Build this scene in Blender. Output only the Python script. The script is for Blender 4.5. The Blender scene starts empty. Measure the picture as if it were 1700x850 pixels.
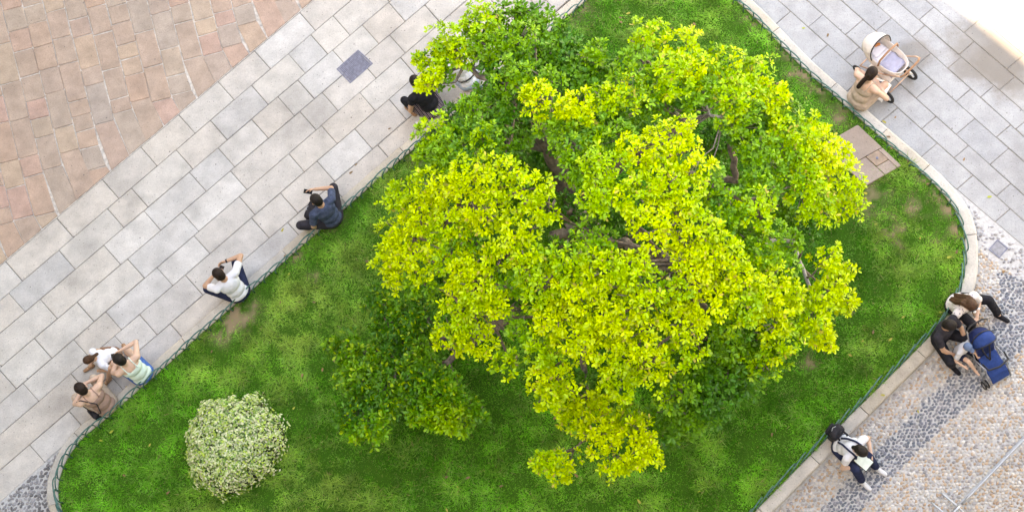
import bpy, bmesh, math, random
import numpy as np
from mathutils import Vector, Matrix
random.seed(7); rng = np.random.default_rng(11)
scene = bpy.context.scene
COL = scene.collection

# ------------------------------------------------------------------ camera
W0, H0 = 1700.0, 850.0          # size of the photograph the layout was measured on
NX, NY, DIST = 1200.0, 1150.0, 23.5
FPX = 100.0 * DIST
_v = np.array([NX - 850, -(NY - 425), -FPX]); _u = -_v / np.linalg.norm(_v)
_x = np.array([1, 0, 0]) - _u[0] * _u; _x /= np.linalg.norm(_x)
_y = np.cross(_u, _x)
C2W = np.array([_x, _y, _u])                       # camera axes -> world axes
HCAM = DIST * FPX / np.linalg.norm(_v)
_d = C2W @ np.array([0, 0, -FPX]); _t = HCAM / -_d[2]
CAMXY = -_d[:2] * _t                               # image centre looks at the world origin
CAMPOS = np.array([CAMXY[0], CAMXY[1], HCAM])
def P(px, py, z=0.0):
    d = C2W @ np.array([px - 850, -(py - 425), -FPX]); t = (HCAM - z) / -d[2]
    return Vector((CAMPOS[0] + d[0] * t, CAMPOS[1] + d[1] * t, z))
def PN(pts, z=0.0):
    return [P(a, b, z) for a, b in pts]
cam = bpy.data.cameras.new('camera'); camo = bpy.data.objects.new('camera', cam); COL.objects.link(camo)
m4 = Matrix([list(C2W[0]) + [CAMPOS[0]], list(C2W[1]) + [CAMPOS[1]], list(C2W[2]) + [CAMPOS[2]], [0, 0, 0, 1]])
camo.matrix_world = m4
cam.sensor_width = 36; cam.lens = 36 * FPX / W0; cam.clip_end = 600
scene.camera = camo

# ------------------------------------------------------------------ light
N_SH = Vector((0.74, 0.673, 0)).normalized()       # the shade of the tall house falls this way
SUN_EL = math.radians(54)
world = bpy.data.worlds.new('World'); scene.world = world; world.use_nodes = True
nt = world.node_tree; bg = nt.nodes['Background']
sky = nt.nodes.new('ShaderNodeTexSky'); sky.sky_type = 'NISHITA'; sky.sun_disc = False
sky.sun_elevation = SUN_EL
sky.sun_rotation = math.atan2(-N_SH.x, -N_SH.y)
sky.air_density = 1.0; sky.dust_density = 0.6; sky.ozone_density = 0.3
bg.inputs[1].default_value = 0.15
nt.links.new(sky.outputs[0], bg.inputs[0])
sl = bpy.data.lights.new('sun', 'SUN'); sl.energy = 4.5; sl.angle = math.radians(0.55); sl.color = (1, .95, .87)
so = bpy.data.objects.new('sun', sl); COL.objects.link(so)
to_sun = Vector((-N_SH.x * math.cos(SUN_EL), -N_SH.y * math.cos(SUN_EL), math.sin(SUN_EL)))
so.rotation_euler = to_sun.to_track_quat('Z', 'Y').to_euler()
so.location = to_sun * 60
vs = scene.view_settings
vs.view_transform = 'Standard'; vs.look = 'None'; vs.gamma = 1; vs.use_curve_mapping = False
vs.exposure = 3.36
vs.use_white_balance = True; vs.white_balance_temperature = 11200; vs.white_balance_tint = 16
scene.cycles.use_denoising = True
scene.cycles.max_bounces = 6; scene.cycles.diffuse_bounces = 4

# ------------------------------------------------------------------ helpers
def link(o):
    COL.objects.link(o); return o
def mobj(name, me, mat=None, parent=None):
    o = bpy.data.objects.new(name, me); link(o)
    if mat is not None and len(me.materials) == 0: me.materials.append(mat)
    if parent is not None: o.parent = parent
    return o
def tag(o, label=None, cat=None, group=None, kind=None):
    if label: o['label'] = label
    if cat: o['category'] = cat
    if group: o['group'] = group
    if kind: o['kind'] = kind
    return o
def empty(name, loc=(0, 0, 0), rz=0.0):
    o = bpy.data.objects.new(name, None); link(o); o.location = loc; o.rotation_euler = (0, 0, rz)
    o.empty_display_size = .2
    return o
def smooth(me, on=True):
    me.polygons.foreach_set('use_smooth', [on] * len(me.polygons)); me.update()
def pydata(name, v, f, sm=False):
    me = bpy.data.meshes.new(name); me.from_pydata([tuple(a) for a in v], [], f); me.update()
    if sm: smooth(me)
    return me

class MB:
    """collects simple solids"""
    def __init__(s): s.v = []; s.f = []
    def add(s, v, f):
        o = len(s.v); s.v += [tuple(a) for a in v]; s.f += [tuple(i + o for i in q) for q in f]; return s
    def box(s, c, h, M=None, bev=0.0):
        c = Vector(c); h = Vector(h)
        if bev <= 0:
            vs_ = [Vector((x * h.x, y * h.y, z * h.z)) for x in (-1, 1) for y in (-1, 1) for z in (-1, 1)]
            fs = [(0, 1, 3, 2), (4, 6, 7, 5), (0, 4, 5, 1), (2, 3, 7, 6), (0, 2, 6, 4), (1, 5, 7, 3)]
        else:
            bm = bmesh.new(); bmesh.ops.create_cube(bm, size=2)
            for q in bm.verts: q.co = Vector((q.co.x * h.x, q.co.y * h.y, q.co.z * h.z))
            bmesh.ops.bevel(bm, geom=bm.edges[:] + bm.verts[:], offset=bev, segments=2, affect='EDGES', profile=.5)
            bm.verts.index_update(); vs_ = [q.co.copy() for q in bm.verts]; fs = [tuple(q.index for q in f.verts) for f in bm.faces]; bm.free()
        if M is not None: vs_ = [M @ q for q in vs_]
        return s.add([q + c for q in vs_], fs)
    def tube(s, pts, r, n=8, cap=True, closed=False):
        pts = [Vector(p) for p in pts]; k = len(pts)
        rr = r if isinstance(r, (list, tuple)) else [r] * k
        vs_ = []; prev = None
        for i, p in enumerate(pts):
            if closed: d = pts[(i + 1) % k] - pts[i - 1]
            else: d = pts[min(i + 1, k - 1)] - pts[max(i - 1, 0)]
            d.normalize()
            if prev is None:
                a = d.orthogonal().normalized()
            else:
                a = prev - d * prev.dot(d)
                a = a.normalized() if a.length > 1e-5 else d.orthogonal().normalized()
            prev = a; b = d.cross(a)
            for j in range(n):
                t = 2 * math.pi * j / n; vs_.append(p + (a * math.cos(t) + b * math.sin(t)) * rr[i])
        fs = []
        for i in range(k if closed else k - 1):
            for j in range(n):
                i2 = (i + 1) % k
                fs.append((i * n + j, i * n + (j + 1) % n, i2 * n + (j + 1) % n, i2 * n + j))
        if cap and not closed:
            fs.append(tuple(range(n))[::-1]); fs.append(tuple((k - 1) * n + j for j in range(n)))
        return s.add(vs_, fs)
    def cap(s, p0, p1, r0, r1, n=12, flat0=False, flat1=False, k=4):
        p0 = Vector(p0); p1 = Vector(p1); d = (p1 - p0)
        d = d.normalized() if d.length > 1e-6 else Vector((0, 0, 1))
        pts = []; rr = []
        if not flat0:
            for i in range(k):
                t = math.pi / 2 * (1 - i / k); pts.append(p0 - d * r0 * math.sin(t)); rr.append(max(r0 * math.cos(t), r0 * .06))
        pts.append(p0); rr.append(r0); pts.append(p1); rr.append(r1)
        if not flat1:
            for i in range(1, k + 1):
                t = math.pi / 2 * i / k; pts.append(p1 + d * r1 * math.sin(t)); rr.append(max(r1 * math.cos(t), r1 * .06))
        a = d.orthogonal().normalized(); b = d.cross(a); vs_ = []
        for p, r in zip(pts, rr):
            for j in range(n):
                t = 2 * math.pi * j / n; vs_.append(p + (a * math.cos(t) + b * math.sin(t)) * r)
        fs = []
        for i in range(len(pts) - 1):
            for j in range(n): fs.append((i * n + j, i * n + (j + 1) % n, (i + 1) * n + (j + 1) % n, (i + 1) * n + j))
        fs.append(tuple(range(n))[::-1]); fs.append(tuple((len(pts) - 1) * n + j for j in range(n)))
        return s.add(vs_, fs)
    def ell(s, c, r, M=None, n=14, k=9):
        c = Vector(c); vs_ = []; fs = []
        for i in range(k + 1):
            t = math.pi * i / k
            for j in range(n):
                a = 2 * math.pi * j / n
                q = Vector((max(math.sin(t), .02) * math.cos(a) * r[0], max(math.sin(t), .02) * math.sin(a) * r[1], math.cos(t) * r[2]))
                vs_.append(c + (M @ q if M is not None else q))
        for i in range(k):
            for j in range(n): fs.append((i * n + j, (i + 1) * n + j, (i + 1) * n + (j + 1) % n, i * n + (j + 1) % n))
        fs.append(tuple(range(n))); fs.append(tuple(k * n + j for j in range(n))[::-1])
        return s.add(vs_, fs)
    def mesh(s, name, sm=True):
        return pydata(name, s.v, s.f, sm)
    def build(s, name, mat, parent=None, sm=True):
        return mobj(name, s.mesh(name, sm), mat, parent)
    def fuse(s, name, mat, parent=None, voxel=.012, relax=2):
        """one continuous skin round everything collected"""
        me = s.mesh(name); t = bpy.data.objects.new('fuse_tmp', me); link(t)
        md = t.modifiers.new('r', 'REMESH'); md.mode = 'VOXEL'; md.voxel_size = voxel; md.use_smooth_shade = True
        if relax:
            sm_ = t.modifiers.new('s', 'SMOOTH'); sm_.factor = .5; sm_.iterations = relax
        dg = bpy.context.evaluated_depsgraph_get()
        me2 = bpy.data.meshes.new_from_object(t.evaluated_get(dg)); me2.name = name
        bpy.data.objects.remove(t); bpy.data.meshes.remove(me)
        me2.materials.clear()
        return mobj(name, me2, mat, parent)

def rotz(a): return Matrix.Rotation(a, 3, 'Z')

# ------------------------------------------------------------------ materials
def new_mat(name):
    m = bpy.data.materials.new(name); m.use_nodes = True
    return m, m.node_tree, m.node_tree.nodes['Principled BSDF']
def N(nt, t, **kw):
    n = nt.nodes.new(t)
    for k, v in kw.items():
        if k.startswith('i_'): n.inputs[int(k[2:])].default_value = v
        else: setattr(n, k, v)
    return n
def mixc(nt, fac, a, b, mode='MIX'):
    n = nt.nodes.new('ShaderNodeMix'); n.data_type = 'RGBA'; n.blend_type = mode
    for sock, val in ((n.inputs[0], fac), (n.inputs[6], a), (n.inputs[7], b)):
        if isinstance(val, bpy.types.NodeSocket): nt.links.new(val, sock)
        elif isinstance(val, (int, float)): sock.default_value = val
        else: sock.default_value = (*val[:3], 1)
    return n.outputs[2]
def ramp(nt, fac, stops, interp='LINEAR'):
    r = nt.nodes.new('ShaderNodeValToRGB'); r.color_ramp.interpolation = interp
    els = r.color_ramp.elements
    while len(els) < len(stops): els.new(.5)
    for e, (p, c) in zip(els, stops):
        e.position = p; e.color = (*c, 1) if len(c) == 3 else c
    nt.links.new(fac, r.inputs[0]); return r.outputs[0]
def noise(nt, vec, scale, detail=4, rough=.55):
    n = nt.nodes.new('ShaderNodeTexNoise'); n.inputs['Scale'].default_value = scale
    n.inputs['Detail'].default_value = detail; n.inputs['Roughness'].default_value = rough
    if vec is not None: nt.links.new(vec, n.inputs['Vector'])
    return n.outputs['Fac']
def bump(nt, b, h, strength=.3, dist=.01):
    n = nt.nodes.new('ShaderNodeBump'); n.inputs['Strength'].default_value = strength; n.inputs['Distance'].default_value = dist
    nt.links.new(h, n.inputs['Height']); nt.links.new(n.outputs[0], b.inputs['Normal'])
def simple(name, col, rough=.6, var=.25, scale=20, metal=0.0, bmp=.15, coord='Object', spec=.4):
    m, nt, b = new_mat(name)
    tc = nt.nodes.new('ShaderNodeTexCoord')
    f = noise(nt, tc.outputs[coord], scale, 4)
    lo = [c * (1 - var) for c in col]; hi = [min(1, c * (1 + var)) for c in col]
    c = ramp(nt, f, [(.3, lo), (.7, hi)])
    nt.links.new(c, b.inputs['Base Color']); b.inputs['Roughness'].default_value = rough; b.inputs['Metallic'].default_value = metal
    b.inputs['Specular IOR Level'].default_value = spec
    if bmp: bump(nt, b, f, bmp, .004)
    return m
def stone_mat(name, stops, mott=.18, spots=True, stain=.35, rough=.75, spill=None):
    """laid stone: tone by the piece, mottling, gum spots and soft stains in world space"""
    m, nt, b = new_mat(name)
    oi = nt.nodes.new('ShaderNodeObjectInfo'); ge = nt.nodes.new('ShaderNodeNewGeometry')
    pos = ge.outputs['Position']
    base = ramp(nt, oi.outputs['Random'], stops)
    f1 = noise(nt, pos, 3.2, 5, .6); f2 = noise(nt, pos, 38, 3, .6); f3 = noise(nt, pos, 130, 2, .5)
    c = mixc(nt, 1.0, base, ramp(nt, f1, [(.3, (1 - mott,) * 3), (.68, (1 + mott * .5,) * 3)]), 'MULTIPLY')
    c = mixc(nt, 1.0, c, ramp(nt, f2, [(.28, (.86, .86, .87)), (.6, (1.04, 1.04, 1.03))]), 'MULTIPLY')
    c = mixc(nt, 1.0, c, ramp(nt, f3, [(.3, (.86, .85, .85)), (.55, (1.03, 1.03, 1.03))]), 'MULTIPLY')
    # brownish grey stains with soft edges
    f4 = noise(nt, pos, .62, 4, .65)
    st = ramp(nt, f4, [(.50, (0, 0, 0)), (.72, (stain,) * 3)])
    c = mixc(nt, st, c, (.17, .155, .145))
    if spill:
        for (cx_s, cy_s, rs) in spill:
            p_ = P(cx_s, cy_s); dn = nt.nodes.new('ShaderNodeVectorMath'); dn.operation = 'DISTANCE'; nt.links.new(pos, dn.inputs[0]); dn.inputs[1].default_value = p_
            am = nt.nodes.new('ShaderNodeMath'); am.operation = 'MULTIPLY_ADD'; nt.links.new(noise(nt, pos, 2.2, 5, .65), am.inputs[0]); am.inputs[1].default_value = -1.4 * rs; nt.links.new(dn.outputs['Value'], am.inputs[2])
            c = mixc(nt, ramp(nt, am.outputs[0], [(0, (.62,) * 3), (rs * .42, (0, 0, 0))]), c, (.19, .165, .14))
    if spots:
        for sc, th, dens in ((3.3, .045, .45), (7.5, .075, .6), (26, .16, .72)):
            v = nt.nodes.new('ShaderNodeTexVoronoi'); v.inputs['Scale'].default_value = sc; nt.links.new(pos, v.inputs['Vector'])
            d = ramp(nt, v.outputs['Distance'], [(th * .7, (1, 1, 1)), (th * 1.25, (0, 0, 0))])
            sep = nt.nodes.new('ShaderNodeSeparateColor'); nt.links.new(v.outputs['Color'], sep.inputs[0])
            k = ramp(nt, sep.outputs[0], [(dens, (0, 0, 0)), (dens + .01, (.75, .75, .75))])
            mm = nt.nodes.new('ShaderNodeMath'); mm.operation = 'MULTIPLY'
            nt.links.new(d, mm.inputs[0]); nt.links.new(k, mm.inputs[1])
            c = mixc(nt, mm.outputs[0], c, (.10, .095, .095))
    nt.links.new(c, b.inputs['Base Color']); b.inputs['Roughness'].default_value = rough
    b.inputs['Specular IOR Level'].default_value = .3
    bump(nt, b, f2, .25, .006)
    return m
def attr_mat(name, rough=.5, transl=0.0, spec=.4, bmp=None):
    m, nt, b = new_mat(name)
    a = nt.nodes.new('ShaderNodeAttribute'); a.attribute_name = 'tint'
    nt.links.new(a.outputs['Color'], b.inputs['Base Color']); b.inputs['Roughness'].default_value = rough
    b.inputs['Specular IOR Level'].default_value = spec
    if transl:
        t = nt.nodes.new('ShaderNodeBsdfTranslucent'); nt.links.new(a.outputs['Color'], t.inputs['Color'])
        mx = nt.nodes.new('ShaderNodeMixShader'); mx.inputs[0].default_value = transl
        out = nt.nodes['Material Output']
        nt.links.new(b.outputs[0], mx.inputs[1]); nt.links.new(t.outputs[0], mx.inputs[2]); nt.links.new(mx.outputs[0], out.inputs[0])
    return m

M = {}
M['granite_w'] = stone_mat('granite_warm', [(0, (.49, .455, .42)), (.22, (.55, .525, .49)), (.42, (.53, .48, .43)), (.58, (.57, .55, .525)), (.78, (.465, .455, .445)), (1, (.53, .485, .44))], stain=.5)
M['granite_c'] = stone_mat('granite_cool', [(0, (.315, .325, .34)), (.4, (.365, .375, .385)), (.7, (.335, .34, .35)), (1, (.385, .39, .395))], stain=.4, spill=[(1645, 82, .75), (1690, 105, .7), (1520, 95, .35)])
M['porphyry'] = stone_mat('porphyry', [(0, (.45, .325, .26)), (.2, (.40, .315, .26)), (.4, (.47, .32, .245)), (.55, (.39, .325, .285)), (.7, (.47, .35, .265)), (.88, (.47, .305, .255)), (1, (.42, .33, .27))], mott=.22, spots=True, stain=.2)
M['kerb'] = stone_mat('kerb_stone', [(0, (.50, .44, .36)), (.5, (.58, .51, .43)), (1, (.52, .49, .45))], mott=.22, stain=.4)
M['joint_dark'] = simple('joint_sand', (.215, .20, .18), .95, .35, 30, coord='Object')
M['joint_light'] = simple('lime_mortar', (.52, .48, .44), .95, .35, 14)
M['mortar'] = simple('pebble_mortar', (.46, .455, .45), .95, .2, 25)
M['ground'] = stone_mat('plaza_stone', [(0, (.5, .47, .43)), (1, (.5, .47, .43))])
M['soil'] = simple('soil', (.045, .125, .014), .95, .5, 9, coord='Object')
M['tint'] = attr_mat('tinted_stone', .6, spec=.35)
M['grass'] = attr_mat('grass_blades', .7, .28, .06)
M['leaf'] = attr_mat('leaves', .42, .14, .35)
M['bark'] = simple('bark', (.17, .135, .11), .9, .5, 14, bmp=.6)
M['deadwood'] = simple('pale_dead_wood', (.34, .31, .28), .85, .3, 16, bmp=.5)
M['core'] = simple('shrub_core_dark', (.045, .05, .02), .95, .5, 12)
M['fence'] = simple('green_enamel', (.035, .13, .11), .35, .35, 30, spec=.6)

# ------------------------------------------------------------------ the setting
def sheet(name, pts, z, mat, kind='structure'):
    me = pydata(name, [(p.x, p.y, z) for p in pts], [tuple(range(len(pts)))])
    if me.polygons[0].normal.z < 0: me.flip_normals()
    return tag(mobj(name, me, mat), kind=kind)
g = 220
sheet('ground', [Vector((-g, -g)), Vector((g, -g)), Vector((g, g)), Vector((-g, g))], -.06, M['ground'])

def prism(poly, ztop, zbot, bev=.008, inset=0.006, jit=0.0, rnd=None, corner=0.0):
    """a laid stone: polygon (world xy) pulled in for the joint, top edge eased"""
    r = rnd or random
    n = len(poly); pts = [Vector((p.x, p.y)) for p in poly]
    area = sum(pts[i].x * pts[(i + 1) % n].y - pts[(i + 1) % n].x * pts[i].y for i in range(n))
    if area < 0: pts.reverse()
    if corner > 0:
        q = []
        for i in range(n):
            a, b, c = pts[i - 1], pts[i], pts[(i + 1) % n]
            d1 = (a - b); d2 = (c - b); k1 = min(corner, d1.length * .3); k2 = min(corner, d2.length * .3)
            e1 = b + d1.normalized() * k1; e2 = b + d2.normalized() * k2
            q += [e1, b * .45 + (e1 + e2) * .275, e2]
        pts = q; n = len(pts)
    def off(ps, d):
        out = []
        for i in range(n):
            a, b, c = ps[i - 1], ps[i], ps[(i + 1) % n]
            e1 = (b - a).normalized(); e2 = (c - b).normalized()
            n1 = Vector((-e1.y, e1.x)); n2 = Vector((-e2.y, e2.x)); k = (n1 + n2); k = k / max(k.length_squared, .3) * 2
            out.append(b + k * d * .5 * 1.0 if False else b + (n1 + n2).normalized() * d / max(.5, math.sqrt(max(.05, (1 + n1.dot(n2)) / 2))))
        return out
    o = off(pts, inset)
    if jit: o = [p + Vector((r.uniform(-jit, jit), r.uniform(-jit, jit))) for p in o]
    t = off(o, bev)
    c = sum(o, Vector((0, 0))) / n
    v = [(p.x, p.y, zbot) for p in o] + [(p.x, p.y, ztop - bev) for p in o] + [(p.x, p.y, ztop) for p in t]
    f = []
    for k in (0, 1):
        for i in range(n): f.append((k * n + i, k * n + (i + 1) % n, (k + 1) * n + (i + 1) % n, (k + 1) * n + i))
    f.append(tuple(2 * n + i for i in range(n)))
    return [(a[0] - c.x, a[1] - c.y, a[2]) for a in v], f, c
def lay(name, poly, mat, parent, **kw):
    ztop = kw.pop('ztop', 0.0)
    v, f, c = prism(poly, ztop, -.035, **kw)
    o = mobj(name, pydata(name, v, f), mat, parent); o.location = (c.x, c.y, 0); return o

def isect(a, b, p, d):
    """line a-b with the line through p along d (pixels)"""
    ax, ay = a; ux, uy = b[0] - a[0], b[1] - a[1]
    det = ux * (-d[1]) + uy * d[0]
    t = ((p[0] - ax) * (-d[1]) + (p[1] - ay) * d[0]) / det
    return (ax + ux * t, ay + uy * t)
def yat(l, x): (a, b), (c, d) = l; return b + (d - b) * (x - a) / (c - a)

LL = [((95.5, 360.7), (522, 0)), ((14.8, 486), (560, 20)), ((0, 553), (650.6, 0)), ((61, 558), (714.8, 0)),
      ((0, 668.5), (775.7, 0)), ((0, 721), (690, 126.8)), ((0, 780), (688.5, 187.7)), ((0, 833.4), (99, 746))]
JL = [[23, 108, 183.5, 247, 310, 375, 435.5, 510.6], [28, 111, 191.7, 232, 306, 363, 431.5, 492.5, 530, 566.6, 632],
      [80.7, 186, 252.6, 328.4, 375.5, 431.5, 475, 508, 566, 615, 659], [71.5, 142, 225.6, 316, 396, 511, 548, 611, 659.5, 718],
      [51, 135, 188.4, 273.4, 335, 410, 492.5, 546.8, 610, 677.6, 739.5], [-20, 132, 205, 246, 322, 432, 480, 541, 603.5, 660.5, 735],
      [61.7, 127, 195, 294, 390, 488, 560, 636.5, 700, 790]]
RL = [((1589.6, 316), (1700, 410)), ((1291, 0), (1700, 367)), ((1342, 3.3), (1700, 324.4)), ((1396.5, 1), (1700, 269)), ((1446, 0), (1700, 227)),
      ((1487, 0), (1700, 186)), ((1536, 0), (1700, 140)), ((1593, 0), (1700, 91)), ((1650, 0), (1700, 43)), ((1704, 0), (1754, 43))]
JR = [[1232, 1295, 1357.6, 1418, 1475, 1542, 1602, 1664.5], [1290, 1354, 1414.6, 1482, 1542, 1596, 1666], [1352, 1418, 1478, 1536, 1603, 1659],
      [1400, 1467, 1533, 1599.5, 1666], [1466, 1525, 1584.7, 1639], [1538, 1604.5, 1672], [1545, 1614.7, 1686], [1640, 1705], [1690, 1740]]
def paving(base_name, lines, joints, jd, mat, lo, hi, zj):
    base = None
    a, b = lines[0], lines[-1]
    poly = [(lo, yat(a, lo)), (hi, yat(a, hi)), (hi, yat(b, hi)), (lo, yat(b, lo))]
    base = sheet(base_name, PN(poly, -.014), -.014, M['joint_dark'])
    for i, js in enumerate(joints):
        la, lb = lines[i], lines[i + 1]
        js = list(js)
        while js[0] > lo: js.insert(0, js[0] - random.uniform(55, 95))
        while js[-1] < hi: js.append(js[-1] + random.uniform(55, 95))
        cuts = []
        for x in js:
            p = (x, (yat(la, x) + yat(lb, x)) / 2)
            cuts.append((isect(*la, p, jd), isect(*lb, p, jd)))
        for k in range(len(cuts) - 1):
            q = [cuts[k][0], cuts[k + 1][0], cuts[k + 1][1], cuts[k][1]]
            cx = sum(t[0] for t in q) / 4; cy = sum(t[1] for t in q) / 4
            if cx < -130 or cx > 1830 or cy < -120 or cy > 960: continue
            zt = random.uniform(-.004, .003)
            lay('paving_slab', PN(q), mat, base, ztop=zt, bev=random.uniform(.006, .010), inset=random.uniform(.004, .0075), jit=.003, corner=.02)
    return base
paving('granite_pavement', LL, JL, (.66, .75), M['granite_w'], -110, 1010, 0)
paving('flagstone_pavement', RL, JR, (-.75, .64), M['granite_c'], 1190, 1790, 0)

# warm porphyry setts above the granite
red = sheet('porphyry_pavement', PN([(-150, 441 + 127 + 1), (-150, -150), (700, -150)], -.016), -.016, M['joint_light'])
l0 = LL[0]
def red_curve(x0, s):
    """column joint: straight down, bending towards the granite edge near it"""
    # s is the way down the column in pixels
    x, y = x0 + .25 * s, s - 120
    gap = yat(l0, x) - y              # vertical distance to the edge
    bend = max(0, 62 - gap) / 62
    return x + 7 * bend * bend, y
for k in range(-9, 22):
    x0 = -30 + k * 34.8
    s = random.uniform(-40, 0)
    while True:
        ln = random.choice([24, 27, 30, 33, 40, 46, 55, 60]) * random.uniform(.92, 1.08)
        a0, b0 = red_curve(x0, s), red_curve(x0 + 34.8, s - 9); a1, b1 = red_curve(x0, s + ln), red_curve(x0 + 34.8, s + ln - 9)
        mx = (a0[0] + b0[0]) / 2; my = (a0[1] + b0[1]) / 2
        room = yat(l0, mx) - my
        s += ln
        if room < 9: break
        if yat(l0, (a1[0] + b1[0]) / 2) - (a1[1] + b1[1]) / 2 < 20:
            a1, b1 = red_curve(x0, s + 40), red_curve(x0 + 34.8, s + 31); s += 60
        q = [a0, b0, b1, a1]
        # clip the stone at the granite edge
        def clip(q):
            out = []
            ins = lambda p: yat(l0, p[0]) - 2 - p[1]
            for i in range(len(q)):
                p, r = q[i], q[(i + 1) % len(q)]; fp, fr = ins(p), ins(r)
                if fp >= 0: out.append(p)
                if fp * fr < 0:
                    t = fp / (fp - fr); out.append((p[0] + (r[0] - p[0]) * t, p[1] + (r[1] - p[1]) * t))
            return out
        q0 = q; q = clip(q); whole = q == q0
        if len(q) < 3: break
        ar = abs(sum(q[i][0] * q[(i + 1) % len(q)][1] - q[(i + 1) % len(q)][0] * q[i][1] for i in range(len(q)))) / 2
        cx = sum(t[0] for t in q) / len(q); cy = sum(t[1] for t in q) / len(q)
        mxe = max(math.dist(q[i], q[(i + 1) % len(q)]) for i in range(len(q)))
        if ar < 230 or ar / mxe < 11 or cx < -110 or cy < -100: continue
        lay('paving_stone', PN(q), M['porphyry'], red, ztop=random.uniform(-.006, .006), bev=.009 if whole else .003, inset=random.uniform(.004, .011), jit=.007 if whole else 0, corner=.024 if whole else 0)

# ------------------------------------------------------------------ the bed: kerb, lawn
KZ = .20
KPX = [(79, 840), (77.4, 804), (84, 777), (99, 746), (125, 713), (155, 687), (194, 654), (278, 579), (395, 476), (495.7, 389), (619.3, 281), (691.8, 218),
       (820, 108), (945, 1), (1010, -52), (1050, -78), (1100, -92), (1150, -78), (1200, -42), (1260, 10), (1305, 56), (1348.7, 100), (1401, 147), (1463, 202.6), (1528.7, 259), (1565, 292), (1591, 321),
       (1611, 352), (1622, 388), (1625, 420), (1623.5, 453), (1616, 485), (1600, 521), (1575, 557), (1557, 576), (1468, 664), (1357, 775), (1296, 836.5), (1200, 930), (1080, 1010), (900, 1060), (600, 1060), (350, 1030), (180, 960), (100, 893)]
def closed_spline(pts, step):
    n = len(pts); dense = []
    for i in range(n):
        a, b, c, d = pts[i - 1], pts[i], pts[(i + 1) % n], pts[(i + 2) % n]
        ta = [0]; 
        for p, q in ((a, b), (b, c), (c, d)): ta.append(ta[-1] + max((q - p).length, 1e-4) ** .5)
        for k in range(24):
            t = ta[1] + (ta[2] - ta[1]) * k / 24
            A1 = a * ((ta[1] - t) / (ta[1] - ta[0])) + b * ((t - ta[0]) / (ta[1] - ta[0]))
            A2 = b * ((ta[2] - t) / (ta[2] - ta[1])) + c * ((t - ta[1]) / (ta[2] - ta[1]))
            A3 = c * ((ta[3] - t) / (ta[3] - ta[2])) + d * ((t - ta[2]) / (ta[3] - ta[2]))
            B1 = A1 * ((ta[2] - t) / (ta[2] - ta[0])) + A2 * ((t - ta[0]) / (ta[2] - ta[0]))
            B2 = A2 * ((ta[3] - t) / (ta[3] - ta[1])) + A3 * ((t - ta[1]) / (ta[3] - ta[1]))
            dense.append(B1 * ((ta[2] - t) / (ta[2] - ta[1])) + B2 * ((t - ta[1]) / (ta[2] - ta[1])))
    out = [dense[0]]; acc = 0
    for i in range(1, len(dense) + 1):
        q = dense[i % len(dense)]
        while (q - out[-1]).length >= step:
            out.append(out[-1] + (q - out[-1]).normalized() * step)
    return out
KP = closed_spline([P(a, b, KZ).to_2d() for a, b in KPX], .06)
nK = len(KP)
def inward(i):
    d = (KP[(i + 2) % nK] - KP[i - 2]).normalized(); return Vector((d.y, -d.x))
_ar = sum(KP[i].x * KP[(i + 1) % nK].y - KP[(i + 1) % nK].x * KP[i].y for i in range(nK))
SGN = 1 if _ar < 0 else -1
INW = [inward(i) * SGN for i in range(nK)]
def ring(off): return [KP[i] + INW[i] * off for i in range(nK)]
KW = .20
kerb = sheet('kerb', ring(.02), -.008, M['joint_dark'])
ins_ = ring(KW)
# kerb stones, each about a metre long
i = 0
prof = [(0.004, -.03), (0.0, KZ - .035), (.010, KZ - .012), (.032, KZ), (KW - .02, KZ - .002), (KW - .004, KZ - .014), (KW, KZ - .1), (KW, -.03)]
while i < nK:
    ln = random.randint(15, 23); j = min(i + ln, nK)
    if nK - j < 8: j = nK
    v = []; f = []; m = len(prof); cols = list(range(i, j + 1)); c0 = KP[(i + j) // 2 % nK]
    dz = random.uniform(-.006, .006); do = random.uniform(-.006, .006)
    for a, t in enumerate(cols):
        p, nrm = KP[t % nK], INW[t % nK]
        if a == 0: sh = (KP[(t + 1) % nK] - p) * .09
        elif a == len(cols) - 1: sh = (KP[t - 1] - p) * .09
        else: sh = Vector((0, 0))
        for w, z in prof:
            q = p + sh + nrm * (w + do + random.uniform(-.0015, .0015)) - c0
            v.append((q.x, q.y, z + (dz if z > 0 else 0)))
    for a in range(len(cols) - 1):
        for b in range(m - 1): f.append((a * m + b, a * m + b + 1, (a + 1) * m + b + 1, (a + 1) * m + b))
    f.append(tuple(range(m))[::-1]); f.append(tuple((len(cols) - 1) * m + b for b in range(m)))
    me = pydata('kerb_stone', v, f); bm = bmesh.new(); bm.from_mesh(me); bmesh.ops.recalc_face_normals(bm, faces=bm.faces); bm.to_mesh(me); bm.free()
    o = mobj('kerb_stone', me, M['kerb'], kerb); o.location = (c0.x, c0.y, 0)
    i = j
LZ = .165
lawn = sheet('lawn', ring(KW - .02), LZ - .003, M['soil'])

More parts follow.
